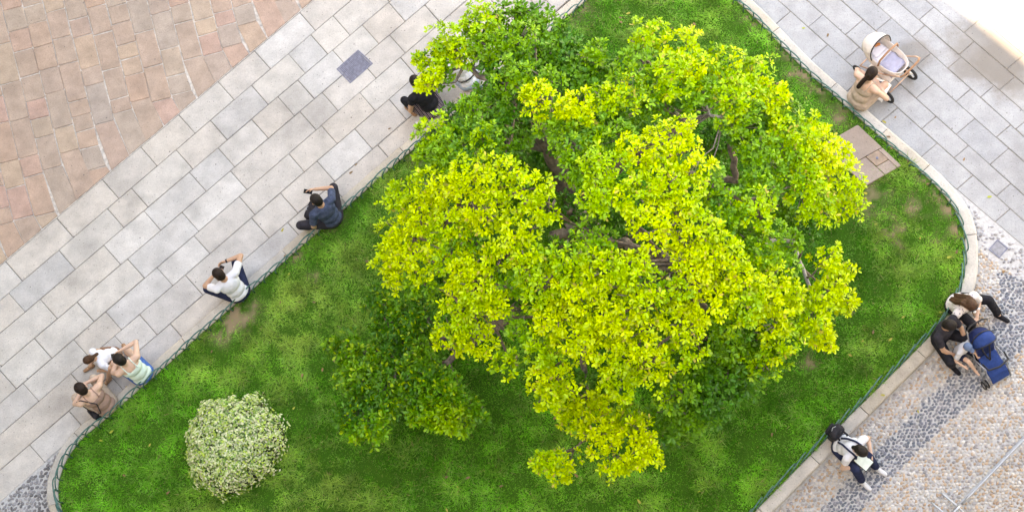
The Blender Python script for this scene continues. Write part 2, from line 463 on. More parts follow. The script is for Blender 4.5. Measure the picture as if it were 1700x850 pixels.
# smooth random fields used to vary grass and leaves
def field(seed, scale, n=26):
    r = np.random.default_rng(seed); a = r.uniform(0, 2 * np.pi, n); k = r.uniform(.35, 1.0, n) * 2 * np.pi / scale; ph = r.uniform(0, 2 * np.pi, n)
    def f(x, y):
        s = np.zeros_like(x)
        for i in range(n): s += np.sin(k[i] * (np.cos(a[i]) * x + np.sin(a[i]) * y) + ph[i])
        return s / math.sqrt(n / 2)
    return f
fA, fB, fC, fD = field(1, 2.4), field(2, .7), field(3, .28), field(4, 4.5)
def in_poly(x, y, poly):
    c = np.zeros(len(x), bool); n = len(poly)
    for i in range(n):
        a, b = poly[i], poly[i - 1]
        if a.y == b.y: continue
        t = ((a.y > y) != (b.y > y)) & (x < (b.x - a.x) * (y - a.y) / (b.y - a.y) + a.x); c ^= t
    return c
def tint_mesh(name, verts, faces_flat, nper, tints, mat, parent=None, sm=False):
    """fast mesh from numpy: verts (n,3), faces as a flat index array of equal sized faces"""
    me = bpy.data.meshes.new(name); nv = len(verts); nf = len(faces_flat) // nper
    me.vertices.add(nv); me.vertices.foreach_set('co', verts.astype(np.float32).ravel())
    me.loops.add(len(faces_flat)); me.loops.foreach_set('vertex_index', faces_flat.astype(np.int32))
    me.polygons.add(nf); me.polygons.foreach_set('loop_start', np.arange(0, nf * nper, nper, dtype=np.int32))
    me.update(calc_edges=True)
    at = me.attributes.new('tint', 'FLOAT_COLOR', 'POINT')
    c4 = np.ones((nv, 4), np.float32); c4[:, :3] = tints; at.data.foreach_set('color', c4.ravel())
    if sm: me.polygons.foreach_set('use_smooth', np.ones(nf, bool))
    me.update()
    return mobj(name, me, mat, parent)
# worn spots of the lawn, pixel, radius in metres, how bare
WORN = [(398, 520, .27, .9), (372, 545, .22, .8), (1400, 190, .25, .5), (1335, 120, .25, .7), (1310, 85, .2, .6), (1480, 375, .16, 1), (1440, 330, .3, .6), (1425, 315, .2, .6), (1560, 320, .12, .8), (1535, 290, .15, .7), (1575, 345, .15, .6),
        (490, 420, .15, .6), (550, 365, .2, .5), (520, 460, .1, .7), (820, 210, .5, .4), (800, 240, .4, .5), (1290, 40, .25, .5), (960, 25, .3, .4), (1345, 600, .12, .6), (1440, 600, .1, .5), (1490, 405, .1, .6), (1250, 30, .2, .5), (700, 255, .25, .4), (1520, 340, .2, .45), (1585, 380, .12, .6), (1556, 392, .12, .5), (1295, 265, .2, .7), (1360, 150, .2, .5), (1000, 760, .1, .3)]
DRY_SUNNY = [(500, 490, .5, .8), (490, 560, .55, .7), (560, 430, .4, .5), (470, 640, .5, .5), (1060, 40, .5, .5), (1190, 45, .5, .5), (1560, 420, .5, .7), (1500, 430, .7, .5), (1575, 470, .4, .5), (1440, 560, .6, .5), (1480, 500, .5, .4), (330, 620, .3, .3), (200, 730, .5, .3), (960, 60, .4, .5)]  # dry grass; the right-hand spots also paint in the sunnier lawn tone
inner = ring(KW + .015)
xs = np.array([p.x for p in inner]); ys = np.array([p.y for p in inner])
NB = 560000
gx = rng.uniform(xs.min(), xs.max(), NB); gy = rng.uniform(max(ys.min(), P(850, 935).y), ys.max(), NB)
k = in_poly(gx, gy, inner); gx, gy = gx[k], gy[k]
def spots(lst, x, y):
    s = np.zeros_like(x)
    for a, b, r, w in lst:
        p = P(a, b, LZ); s = np.maximum(s, w * np.exp(-(((x - p.x) ** 2 + (y - p.y) ** 2) / r ** 2)))
    return s
bare = np.clip(spots(WORN, gx, gy) * (1 + .6 * fC(gx, gy) + .4 * fC(gx * 2.2, gy * 2.2)), 0, 1)
stp = .07
ex, ey = np.meshgrid(np.arange(xs.min(), xs.max(), stp), np.arange(ys.min(), ys.max(), stp)); ny_, nx_ = ex.shape
eb = np.clip(spots(WORN, ex.ravel(), ey.ravel()) * (1 + .6 * fC(ex.ravel(), ey.ravel()) + .4 * fC(ex.ravel() * 2.2, ey.ravel() * 2.2)) * 1.1, 0, 1)[:, None]
et = np.array([.030, .10, .010]) * (1 - eb) + np.array([.27, .20, .12]) * eb
ii = (np.arange(ny_ - 1)[:, None] * nx_ + np.arange(nx_ - 1)[None]).ravel()
cx_, cy_ = ex.ravel()[ii] + stp / 2, ey.ravel()[ii] + stp / 2; ii = ii[in_poly(cx_, cy_, ring(KW + .05))]
o = tint_mesh('earth', np.stack([ex.ravel(), ey.ravel(), np.full(ex.size, LZ + .002)], 1), np.stack([ii, ii + 1, ii + nx_ + 1, ii + nx_], 1).ravel(), 4, et, attr_mat('earth', .95, 0, .05), lawn)
k = rng.uniform(0, 1, len(gx)) > bare * .93 + .10 * (fB(gx, gy) > 1.1)
gx, gy, bare = gx[k], gy[k], bare[k]
n = len(gx)
dry = np.clip(spots(DRY_SUNNY, gx, gy) * .8 + .16 * fA(gx, gy) + .08 * fC(gx, gy) + .12 * fB(gx, gy) + .04, 0, 1)
hgt = np.clip(.066 + .022 * fB(gx, gy) + .020 * fC(gx, gy), .022, .15) * rng.uniform(.6, 1.35, n) * (1 - .6 * bare)
wid = rng.uniform(.006, .011, n)
az = rng.uniform(0, 2 * np.pi, n) * .8 + np.pi * (fB(gx * 1.3 + 7, gy * 1.3)); leanv = rng.uniform(.35, 1.15, n)
ux, uy = np.cos(az), np.sin(az)
V = np.zeros((n, 5, 3))
for q, (s, w) in enumerate(((0, 1), (0, -1), (.55, .8), (.55, -.8), (1, 0))):
    l = hgt * leanv * 1.25 * s ** 1.3
    V[:, q, 0] = gx + ux * l - uy * wid * w * .5; V[:, q, 1] = gy + uy * l + ux * wid * w * .5
    V[:, q, 2] = LZ - .004 + hgt * .68 * (s - .34 * leanv * s * s)
base = (np.arange(n) * 5)[:, None]
F = (base + np.array([[0, 1, 3, 0, 3, 2, 2, 3, 4]])).ravel()
c_dark = np.array([.022, .165, .009]); c_mid = np.array([.110, .47, .034]); c_dry = np.array([.36, .55, .10]); c_str = np.array([.36, .31, .13])
r1 = np.clip(.50 + .17 * fB(gx + 3, gy - 2) + .16 * fD(gx, gy) + .10 * fA(gx - 4, gy) + rng.normal(0, .2, n), 0, 1)[:, None]
tint = c_dark * (1 - r1) + c_mid * r1
d1 = np.clip(dry + rng.normal(0, .12, n), 0, .9)[:, None]; tint = tint * (1 - d1) + c_dry * d1
st = (rng.uniform(0, 1, n) < .035 + .4 * bare)[:, None]; tint = np.where(st, c_str * rng.uniform(.6, 1.1, (n, 1)), tint)
pale = (rng.uniform(0, 1, n) < .22 + .12 * fC(gx * .8, gy * .8 + 5))[:, None]
tint = np.where(pale, tint * .45 + np.array([.22, .38, .10]) * .55, tint) * rng.uniform(.62, 1.38, (n, 1)) * np.clip(1 + .09 * fB(gx * 1.4 + 9, gy * 1.4) + .13 * fC(gx + 2, gy + 8), .5, 1.6)[:, None]
tint = np.repeat(tint, 5, 0)
o = tint_mesh('grass', V.reshape(-1, 3), F, 3, tint, M['grass'])
tag(o, 'short green lawn grass filling the kerbed bed, worn in places', 'grass', kind='stuff')

# ------------------------------------------------------------------ pebble paving
def pebble_mesh(name, ax, ay, az_, seed):
    r = random.Random(seed); v = []; f = []
    for i, (t, z) in enumerate(((1.0, -.25), (.97, .35), (.62, .85))):
        for j in range(8):
            a = 2 * math.pi * (j + .5 * (i % 2)) / 8; k = 1 + r.uniform(-.10, .10)
            v.append((math.cos(a) * ax * t * k, math.sin(a) * ay * t * k, z * az_))
    v.append((0, 0, az_))
    for i in range(2):
        for j in range(8): f.append((i * 8 + j, i * 8 + (j + 1) % 8, (i + 1) * 8 + (j + 1) % 8, (i + 1) * 8 + j))
    for j in range(8): f.append((16 + j, 16 + (j + 1) % 8, 24))
    return v, f
PEB = [pebble_mesh('p', 1, 1, 1, 40 + q) for q in range(6)]
BAND = [Vector((a, b)) for a, b in [(1322, 888), (1470, 733), (1592, 610), (1640, 560), (1662, 505), (1655, 450), (1690, 462), (1760, 495), (1760, 545), (1720, 555), (1690, 585), (1645, 634), (1512, 760), (1388, 888)]]
def pix(x, y):
    """ground point -> pixel (only to read colours off the layout)"""
    d = np.stack([x - CAMPOS[0], y - CAMPOS[1], np.full_like(x, -HCAM)], 1) @ C2W
    return 850 + FPX * d[:, 0] / -d[:, 2], 425 - FPX * d[:, 1] / -d[:, 2]
pb = sheet('pebble_pavement', PN([(1589.6 - 40, 316 - 34), (1860, 546), (1860, 1000), (1050, 1000)], -.012), -.012, M['mortar'])
pbl = sheet('pebble_verge', PN([(-110, 930.5), (150, 701), (190, 1000), (-110, 1000)], -.010), -.010, M['mortar'])
def pebble_field(parent, poly, spacing, is_left):
    pl = [p.to_2d() for p in PN(poly)]
    x0, x1 = min(p.x for p in pl), max(p.x for p in pl); y0, y1 = min(p.y for p in pl), max(p.y for p in pl)
    nx, ny = int((x1 - x0) / spacing), int((y1 - y0) / (spacing * .87))
    X, Y = np.meshgrid(np.arange(nx), np.arange(ny)); X = X + .5 * (Y % 2)
    a = math.radians(43); X = x0 + X.ravel() * spacing; Y = y0 + Y.ravel() * spacing * .87
    X = X + rng.normal(0, spacing * .15, len(X)); Y = Y + rng.normal(0, spacing * .15, len(Y))
    k = in_poly(X, Y, pl) & ~in_poly(X, Y, ring(-.03)); X, Y = X[k], Y[k]
    px, py = pix(X, Y)
    n = len(X)
    band = in_poly(px, py, BAND) if not is_left else np.zeros(n, bool)
    # outside the kerb and beyond the barrier the stones are browner
    u = rng.uniform(0, 1, n)
    pal = np.array([[.50, .44, .38], [.56, .51, .46], [.44, .40, .37], [.50, .37, .27], [.33, .31, .31], [.58, .55, .52], [.46, .33, .23]])
    ci = rng.integers(0, len(pal), n); col = pal[ci].copy()
    far = np.clip(((px - 1600) + (py - 840)) / 160, 0, 1); far = np.where(rng.uniform(0, 1, n) < .55, far, 0)
    col = col * (1 - far[:, None]) + np.array([.36, .25, .17]) * far[:, None] * rng.uniform(.6, 1.3, (n, 1))
    dk = np.array([[.15, .17, .205], [.20, .215, .245], [.13, .15, .18], [.25, .25, .275]])[rng.integers(0, 4, n)]
    col = np.where(band[:, None], dk, col)
    # sparse greyer stones next to the flags
    edge = np.array([yat(RL[0], q) for q in px]); grey = (~band) & (py < edge + 62) & (px > 1590) & (~np.array([is_left] * n))
    keep = ~(grey & (rng.uniform(0, 1, n) < .42))
    col = np.where(grey[:, None], np.array([.34, .34, .36]) * rng.uniform(.6, 1.3, (n, 1)), col)
    if is_left: col = np.array([.24, .235, .24]) * rng.uniform(.5, 1.5, (n, 1))
    col *= rng.uniform(.82, 1.15, (n, 1))
    # leave room for the small drain cover
    dc = P(1657, 413); keep &= ~((abs(X - dc.x) < .17) & (abs(Y - dc.y) < .17))
    X, Y, col, px, py = X[keep], Y[keep], col[keep], px[keep], py[keep]
    n = len(X)
    ang = np.where(rng.uniform(0, 1, n) < .6, math.radians(43) + rng.normal(0, .35, n), rng.uniform(0, np.pi, n))
    sa = spacing * rng.uniform(.44, .60, n); sb = sa * rng.uniform(.58, .85, n); sz = rng.uniform(.014, .024, n)
    vis = (px > 0) & (px < 1700) & (py < 850)
    return X, Y, ang, sa, sb, sz, col, vis
def pebbles(parent, poly, spacing, is_left, n_single):
    X, Y, ang, sa, sb, sz, col, vis = pebble_field(parent, poly, spacing, is_left)
    n = len(X); size = sa * sb * vis
    order = np.argsort(-size); single = set(order[:n_single].tolist())
    if n_single:
        meshes = {}
        for q in single:
            lum = col[q].mean(); ck = 'dark' if lum < .2 else ('grey' if abs(col[q][0] - col[q][2]) < .08 and lum < .42 else ('tan' if col[q][0] - col[q][2] > .17 else 'pale'))
            sk = q % 4
            if (ck, sk) not in meshes:
                v, f = PEB[sk]; me = pydata('pebble', v, f, True); me.materials.append(M['peb_' + ck]); meshes[(ck, sk)] = me
            o = bpy.data.objects.new('pebble', meshes[(ck, sk)]); link(o); o.parent = parent
            o.location = (X[q], Y[q], -.012); o.rotation_euler = (0, 0, ang[q]); o.scale = (sa[q], sb[q], sz[q])
    rest = [q for q in range(n) if q not in single]
    Vs, Fs, Ts = [], [], []; off = 0; F3 = []
    PV = [np.array(p[0]) for p in PEB]
    for q in rest:
        v = PV[q % 6] * np.array([sa[q], sb[q], sz[q]]); c, s = math.cos(ang[q]), math.sin(ang[q])
        w = np.empty_like(v); w[:, 0] = X[q] + c * v[:, 0] - s * v[:, 1]; w[:, 1] = Y[q] + s * v[:, 0] + c * v[:, 1]; w[:, 2] = v[:, 2] - .012
        Vs.append(w); Ts.append(np.repeat(col[q][None], 25, 0))
    tri = []
    for fc in PEB[0][1]:
        tri += [fc] if len(fc) == 3 else [(fc[0], fc[1], fc[2]), (fc[0], fc[2], fc[3])]
    tri = np.array(tri)
    Fs = (np.arange(len(rest))[:, None, None] * 25 + tri[None]).ravel()
    o = tint_mesh('pebbles', np.concatenate(Vs), Fs, 3, np.concatenate(Ts), M['tint'], parent, True); o['kind'] = 'stuff'
for nm, c in (('dark', (.17, .185, .22)), ('grey', (.33, .32, .32)), ('tan', (.49, .36, .26)), ('pale', (.53, .48, .43))):
    M['peb_' + nm] = stone_mat('pebble_' + nm, [(0, [q * .75 for q in c]), (1, [q * 1.2 for q in c])], mott=.1, spots=False, stain=0)
pebbles(pb, [(1589.6 - 10, 316 + 2), (1800, 497), (1800, 940), (1150, 940)], .057, False, 300)
pebbles(pbl, [(-60, 890), (99, 750), (112, 740), (130, 930), (-60, 930)], .072, True, 0)

# ------------------------------------------------------------------ the tall house whose shade covers the place (behind and beside the camera)
M['stucco'] = simple('stucco', (.52, .46, .38), .9, .12, 2.0)
M['shutter'] = simple('green_shutter', (.07, .11, .08), .6, .2, 8)
M['glass'] = simple('window_glass', (.05, .06, .07), .08, .1, 3, spec=.8)
M['rooftile'] = simple('roof_tile', (.35, .17, .11), .85, .3, 6)
T_SH = Vector((N_SH.y, -N_SH.x, 0))
edge = P(1603, 2); S_EDGE = edge.x * N_SH.x + edge.y * N_SH.y
BH = 26.5; S_F = S_EDGE - BH / math.tan(SUN_EL)
wm = MB(); wm.box((0, 0, 0), (.55, .05, .95)); wme = wm.mesh('window', False); wme.materials.append(M['glass'])
sm_ = MB(); sm_.box((0, 0, 0), (.30, .04, .98)); sme = sm_.mesh('shutter', False); sme.materials.append(M['shutter'])
def unseen_house(nrm, off, hgt_, half):
    """a plain stuccoed house out of view; nrm points from it to the garden, off is where its front stands along nrm"""
    h = empty('unseen_house', nrm * off); h.rotation_euler = (0, 0, math.atan2(nrm.y, nrm.x) - math.pi / 2)
    MB().box((0, -6.2, hgt_ / 2 - .1), (half, 6, hgt_ / 2 + .1)).build('wall', M['stucco'], h, False)
    MB().box((0, -6.2, hgt_ - .25), (half + .4, 6.195, .15)).build('cornice', M['kerb'], h, False)
    for fl in range(int((hgt_ - 2) / 3.7)):
        for q in range(-int(half / 4.6), int(half / 4.6) + 1):
            o = bpy.data.objects.new('window', wme); link(o); o.parent = h; o.location = (q * 4.4, -.21, 2.6 + fl * 3.7)
            for s in (-1, 1):
                u_ = bpy.data.objects.new('shutter', sme); link(u_); u_.parent = o; u_.location = (s * .88, .01, 0)
    tag(h, kind='structure')
unseen_house(N_SH, S_F, BH, 15)
unseen_house(Vector((.66, -.75, 0)).normalized(), -14.5, 17, 16)  # added out of view on the left to cut low sky light
unseen_house(Vector((-.68, .733, 0)).normalized(), -11.5, 16, 14)  # likewise added at lower right, unseen, to block side light

# ------------------------------------------------------------------ hoop fence on the inside of the kerb
fence = empty('hoop_fence', (KP[0].x, KP[0].y, LZ))
tag(fence, 'low dark green fence of interlaced wire hoops standing along the inside of the kerb', 'fence')
def hoop_mesh(w, h, r):
    pts = [(-w / 2, 0, -.05), (-w / 2, 0, h * .45)]
    for q in range(1, 8):
        a = math.pi * q / 8; pts.append((-w / 2 * math.cos(a), 0, h * .45 + h * .55 * math.sin(a)))
    pts += [(w / 2, 0, h * .45), (w / 2, 0, -.05)]
    return MB().tube(pts, r, 6).mesh('hoop')
hm = hoop_mesh(.42, .25, .0115); hm.materials.append(M['fence'])
def in_view(p, z=.3, m=90):
    a, b = pix(np.array([p.x]), np.array([p.y])); return -m < a[0] < 1700 + m and -m < b[0] < 850 + m
acc = 0.0; s_ = 0
for i in range(0, nK, 4):
    p = KP[i] + INW[i] * (KW + .035)
    if not in_view(p): continue
    d = (KP[(i + 2) % nK] - KP[i - 2]).normalized()
    o = bpy.data.objects.new('hoop', hm); link(o); o.parent = fence
    o.location = (p.x - KP[0].x, p.y - KP[0].y, random.uniform(-.012, .008))
    o.rotation_euler = (random.uniform(-.07, .07), random.uniform(-.04, .04), math.atan2(d.y, d.x) + .14 + random.uniform(-.04, .04))

# ------------------------------------------------------------------ covers set into the ground
M['iron'] = simple('blue_grey_iron', (.20, .205, .26), .55, .25, 18, metal=.25)
M['iron_d'] = simple('dark_iron', (.12, .12, .15), .6, .25, 18, metal=.25)
M['concrete'] = stone_mat('brown_concrete', [(0, (.38, .29, .24)), (1, (.40, .31, .26))], mott=.12, spots=True, stain=.15)
def lerp2(q, u, v):
    a, b, c, d = q
    return a * (1 - u) * (1 - v) + b * u * (1 - v) + c * u * v + d * (1 - u) * v
mc = empty('manhole_cover', P(588.7, 110.6)); org = Vector(mc.location)
tag(mc, 'blue grey gridded metal access cover set into the pale granite slabs', 'manhole cover')
Q = [p - org for p in PN([(594.6, 83), (619.5, 106), (581.4, 139), (558.5, 115.5)])]
def quad_solid(mb, q, z0, z1):
    mb.add([(p.x, p.y, z0) for p in q] + [(p.x, p.y, z1) for p in q], [(0, 1, 2, 3), (7, 6, 5, 4), (0, 4, 5, 1), (1, 5, 6, 2), (2, 6, 7, 3), (3, 7, 4, 0)])
def sub(q, u0, v0, u1, v1): return [lerp2(q, u0, v0), lerp2(q, u1, v0), lerp2(q, u1, v1), lerp2(q, u0, v1)]
mb = MB()
for a in ((0, 0, 1, .05), (0, .95, 1, 1), (0, .05, .06, .95), (.94, .05, 1, .95)): quad_solid(mb, sub(Q, *a), -.03, .010)
mb.build('frame', M['iron'], mc, False)
mb = MB(); quad_solid(mb, sub(Q, .075, .062, .925, .938), -.03, .003); lid = mb.build('lid', M['iron_d'], mc, False)
mb = MB()
for a in range(13):
    u = .09 + .82 * a / 12; quad_solid(mb, sub(Q, u - .016, .075, u + .016, .925), .002, .0085)
for a in range(17):
    v = .085 + .83 * a / 16; quad_solid(mb, sub(Q, .082, v - .011, .918, v + .011), .002, .0080)
gr = mb.build('grid', M['iron'], lid, False); gr['kind'] = 'stuff'

dc = empty('drain_cover', P(1657, 413)); org = Vector(dc.location)
tag(dc, 'small square grey drain cover among the pebbles near the rounded kerb end', 'drain cover')
Q = [p - org for p in PN([(1656, 397), (1674, 412), (1659, 429), (1641, 414)])]
mb = MB()
for a in ((0, 0, 1, .09), (0, .91, 1, 1), (0, .09, .09, .91), (.91, .09, 1, .91)): quad_solid(mb, sub(Q, *a), -.03, .008)
mb.build('frame', M['iron'], dc, False)
mb = MB(); quad_solid(mb, sub(Q, .1, .1, .9, .9), -.03, .002)
for a in range(5): quad_solid(mb, sub(Q, .18 + a * .15, .16, .25 + a * .15, .84), .001, .007)
lid = mb.build('lid', simple('weathered_iron', (.27, .27, .29), .7, .25, 16), dc, False)

ih = empty('inspection_hatch', P(1430, 258, LZ)); org = Vector(ih.location)
tag(ih, 'brownish concrete access slab in the lawn with a small square lid', 'access hatch')
Q = [p - org for p in PN([(1424, 207), (1497, 275), (1437, 309), (1364, 241)], LZ + .05)]
def panel(a, name, z1, mat):
    q = sub(Q, *a); v, f, c = prism([Vector((p.x, p.y)) for p in q], z1, -.03, bev=.006, inset=.004, corner=.015)
    o = mobj(name, pydata(name, v, f), mat, ih); o.location = (c.x, c.y, 0); return o
panel((0, 0, .56, 1), 'panel', .055, M['concrete']); panel((.56, .46, 1, 1), 'panel', .052, M['concrete'])
panel((.56, 0, 1, .12), 'panel', .052, M['concrete']); panel((.80, .12, 1, .46), 'panel', .052, M['concrete'])
lid = panel((.56, .12, .80, .46), 'square_lid', .060, simple('rusty_tan_lid', (.36, .255, .19), .8, .2, 14))
c = lerp2(Q, .68, .29)
mb = MB(); mb.tube([(c.x, c.y, .05), (c.x, c.y, .068)], .022, 12); mb.tube([(c.x, c.y, .066), (c.x, c.y, .072)], .011, 6)
o = mb.build('bolt', M['iron'], None, False); o.parent = lid; o.location = (-lid.location.x, -lid.location.y, 0)

# ------------------------------------------------------------------ the big tree
TREE_Z = LZ
tb = P(968, 392, TREE_Z)
tree = empty('shade_tree', tb)
tag(tree, 'broad spreading tree with lime yellow leaves in the middle of the lawn', 'tree')
CL = []   # px, py, radius px, class, z
def cl(s, z=None):
    for a in s.split():
        x, y, r, c = a.split(','); CL.append((float(x), float(y), float(r), c, z))
cl('800,30,40,M 850,40,45,D 760,70,55,M 830,90,48,D 728,108,42,G 880,110,50,D 785,178,26,G 716,122,26,Y 704,140,20,Y 720,222,38,M 712,262,32,G 770,210,52,D 838,180,46,D 760,262,50,G 830,245,50,D 920,60,42,D 900,170,45,Y 960,180,45,Y 900,135,36,G 950,110,50,D 1000,120,40,D 985,92,28,G 700,100,22,Y 860,70,40,G 800,60,40,G 740,80,30,Y', None)
cl('1075,60,40,M 1130,80,45,Y 1060,110,45,G 1110,130,50,M 1150,115,35,Y 1040,160,45,M 1090,175,38,D 1000,200,50,D 1020,230,40,G 1005,165,35,M 1180,95,24,G')
cl('1205,112,42,M 1250,130,50,M 1283,160,34,Y 1220,165,46,M 1270,200,45,D 1180,145,38,G 1310,222,48,M 1350,260,55,Y 1295,255,42,G 1390,300,50,Y 1410,340,34,Y 1340,318,45,M 1305,300,36,G 1360,355,35,M 1350,215,30,Y 1245,222,40,D 1385,250,30,Y')
cl('1255,352,42,M 1200,345,40,G 1180,300,30,G 1262,402,45,G 1212,400,38,D 1290,440,34,G')
cl('955,235,52,G 1000,282,48,M 1062,255,45,Y 1112,230,50,Y 1140,272,48,Y 1090,300,50,Y 1048,330,45,Y 992,330,38,M 1130,332,50,Y 1080,372,48,Y 1150,385,50,Y 1190,420,50,Y 1222,450,42,Y 1150,440,48,Y 960,280,40,G')
cl('670,330,42,Y 720,310,45,Y 770,300,45,Y 830,292,50,Y 880,315,42,Y 903,350,32,Y 660,390,42,Y 700,360,50,Y 750,370,50,Y 810,350,50,Y 862,382,42,Y 650,430,36,Y 690,430,45,Y 742,420,40,M 790,392,38,G 832,420,40,Y 882,432,42,M 660,462,28,Y 702,470,32,G')
cl('770,450,48,Y 762,510,48,Y 800,480,45,Y 752,560,38,Y 790,562,42,Y 822,500,38,Y 852,460,42,G 900,470,50,M 942,430,45,M 982,402,38,G 920,522,45,Y 960,482,50,Y 1000,450,50,Y 1050,442,40,Y 1060,492,50,Y 1010,522,50,Y 960,562,50,Y 1010,582,50,Y 1060,562,50,Y 1080,612,45,Y 1030,632,38,Y 900,582,38,M 872,542,32,G 1130,532,48,Y 1170,502,50,Y 1140,582,42,M 1115,480,32,M')
cl('922,620,45,Y 910,655,38,Y 840,606,27,M')
cl('960,698,32,Y 1000,722,42,Y 1050,720,42,Y 1072,752,32,Y 1020,770,30,Y 930,772,34,Y 902,768,24,Y 965,662,30,Y 1000,672,30,Y 940,690,22,M 1040,690,28,M', 2.7)
cl('1230,500,48,M 1270,470,48,Y 1282,522,45,Y 1312,480,30,Y 1290,562,46,M 1240,560,50,D 1200,602,50,D 1180,650,48,D 1150,682,42,D 1112,690,38,D 1222,632,38,D 1262,602,34,G 1150,622,45,D 1190,560,45,D 1120,650,34,G 1120,720,22,D')
cl('1350,522,42,Y 1380,482,42,Y 1402,502,26,Y 1362,562,34,Y 1332,542,32,M 1375,432,27,Y 1402,450,20,Y')
cl('570,580,32,D 600,620,45,D 650,592,45,D 640,650,50,D 600,682,42,D 620,712,30,E 682,560,38,D 702,602,38,D 650,532,36,D 692,520,36,D 682,652,38,D 732,640,38,E 752,690,36,E 720,682,38,E 782,682,26,E 632,500,28,D 560,580,18,E 590,715,20,E', 1.25)
cl('810,80,32,G 850,130,36,G 820,140,34,D 880,30,34,D 940,90,40,D 970,140,40,D 920,200,40,G 1080,150,36,G 1150,160,34,G 1230,200,40,G 1260,250,34,G 1300,200,36,G 1260,310,36,G 1330,270,36,M 1200,370,36,G 1240,420,36,G 1310,400,24,G 1240,600,40,D 1170,600,40,D 1210,540,40,G 1290,590,30,G 1130,670,36,D 800,230,40,G 740,240,36,G')
# dark leaves added underneath to block light, closing part of the gaps
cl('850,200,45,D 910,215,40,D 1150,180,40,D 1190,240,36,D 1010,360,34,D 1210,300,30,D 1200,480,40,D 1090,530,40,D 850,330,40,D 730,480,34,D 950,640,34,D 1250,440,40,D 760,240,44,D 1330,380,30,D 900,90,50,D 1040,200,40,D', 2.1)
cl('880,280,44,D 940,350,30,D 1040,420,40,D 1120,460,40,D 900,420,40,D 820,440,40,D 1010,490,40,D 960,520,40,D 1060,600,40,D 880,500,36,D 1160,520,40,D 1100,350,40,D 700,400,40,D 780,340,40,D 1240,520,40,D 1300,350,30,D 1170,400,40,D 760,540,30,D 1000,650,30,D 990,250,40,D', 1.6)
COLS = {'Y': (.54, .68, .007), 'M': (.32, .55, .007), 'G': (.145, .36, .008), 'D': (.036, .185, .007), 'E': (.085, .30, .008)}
def cz(x, y, c):
    d2 = ((x - 1000) / 430) ** 2 + ((y - 330) / 430) ** 2
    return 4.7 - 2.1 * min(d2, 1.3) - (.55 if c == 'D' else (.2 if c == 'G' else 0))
lp, lax, lup, llen, lcol = [], [], [], [], []     # leaf base, direction, normal, length, colour
clump_pts = []
for (x, y, r, c, z) in CL:
    zz = cz(x, y, c) if z is None else z + random.uniform(-.2, .2)
    ctr = P(x, y, zz); rw = r / 100 * (HCAM - zz) / HCAM * (.80 if c in 'YM' else .89)
    clump_pts.append((ctr, rw, c))
    nr = int(max(16, (700 if z != 1.25 else 850) * rw * rw + 12))
    for q in range(nr):
        a = random.uniform(0, 2 * math.pi); t = random.random() ** .5
        h = math.sqrt(max(0, 1 - t * t)) * random.uniform(.3, 1.0)
        if random.random() < .22: h = -h * .8
        lump = 1 + .20 * math.sin(3 * a + x) + .14 * math.sin(5 * a + y)
        rp = ctr + Vector((math.cos(a) * t * rw * lump, math.sin(a) * t * rw * lump, h * rw * .5))
        axis = Vector((math.cos(a) * t * .9, math.sin(a) * t * .9, .75 + random.uniform(-.1, .35))).normalized()
        axis = (axis + Vector((random.gauss(0, .34), random.gauss(0, .34), random.gauss(0, .1)))).normalized()
        e1 = axis.orthogonal().normalized(); e2 = axis.cross(e1)
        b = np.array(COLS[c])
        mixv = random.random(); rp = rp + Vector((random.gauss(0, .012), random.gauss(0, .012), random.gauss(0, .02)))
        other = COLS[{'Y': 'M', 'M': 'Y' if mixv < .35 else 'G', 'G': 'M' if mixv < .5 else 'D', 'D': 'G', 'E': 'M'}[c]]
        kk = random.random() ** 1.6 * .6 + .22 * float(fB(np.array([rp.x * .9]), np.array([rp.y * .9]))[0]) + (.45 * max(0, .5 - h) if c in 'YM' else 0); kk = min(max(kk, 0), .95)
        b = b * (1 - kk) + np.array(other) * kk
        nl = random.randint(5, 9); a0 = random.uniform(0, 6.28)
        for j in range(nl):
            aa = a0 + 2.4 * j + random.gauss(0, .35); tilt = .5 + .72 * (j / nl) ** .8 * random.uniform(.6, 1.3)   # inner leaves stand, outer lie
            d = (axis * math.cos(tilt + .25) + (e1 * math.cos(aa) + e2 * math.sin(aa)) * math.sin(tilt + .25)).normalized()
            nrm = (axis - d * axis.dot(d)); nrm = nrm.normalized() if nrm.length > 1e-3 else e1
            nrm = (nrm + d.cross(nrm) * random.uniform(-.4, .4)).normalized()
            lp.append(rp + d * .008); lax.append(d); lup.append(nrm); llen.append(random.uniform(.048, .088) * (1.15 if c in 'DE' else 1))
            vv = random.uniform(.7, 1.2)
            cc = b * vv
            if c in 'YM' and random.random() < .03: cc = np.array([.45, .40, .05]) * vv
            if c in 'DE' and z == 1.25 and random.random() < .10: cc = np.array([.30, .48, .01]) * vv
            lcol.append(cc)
lp = np.array(lp); lax = np.array(lax); lup = np.array(lup); llen = np.array(llen)[:, None]; lcol = np.array(lcol)
lsd = np.cross(lax, lup)
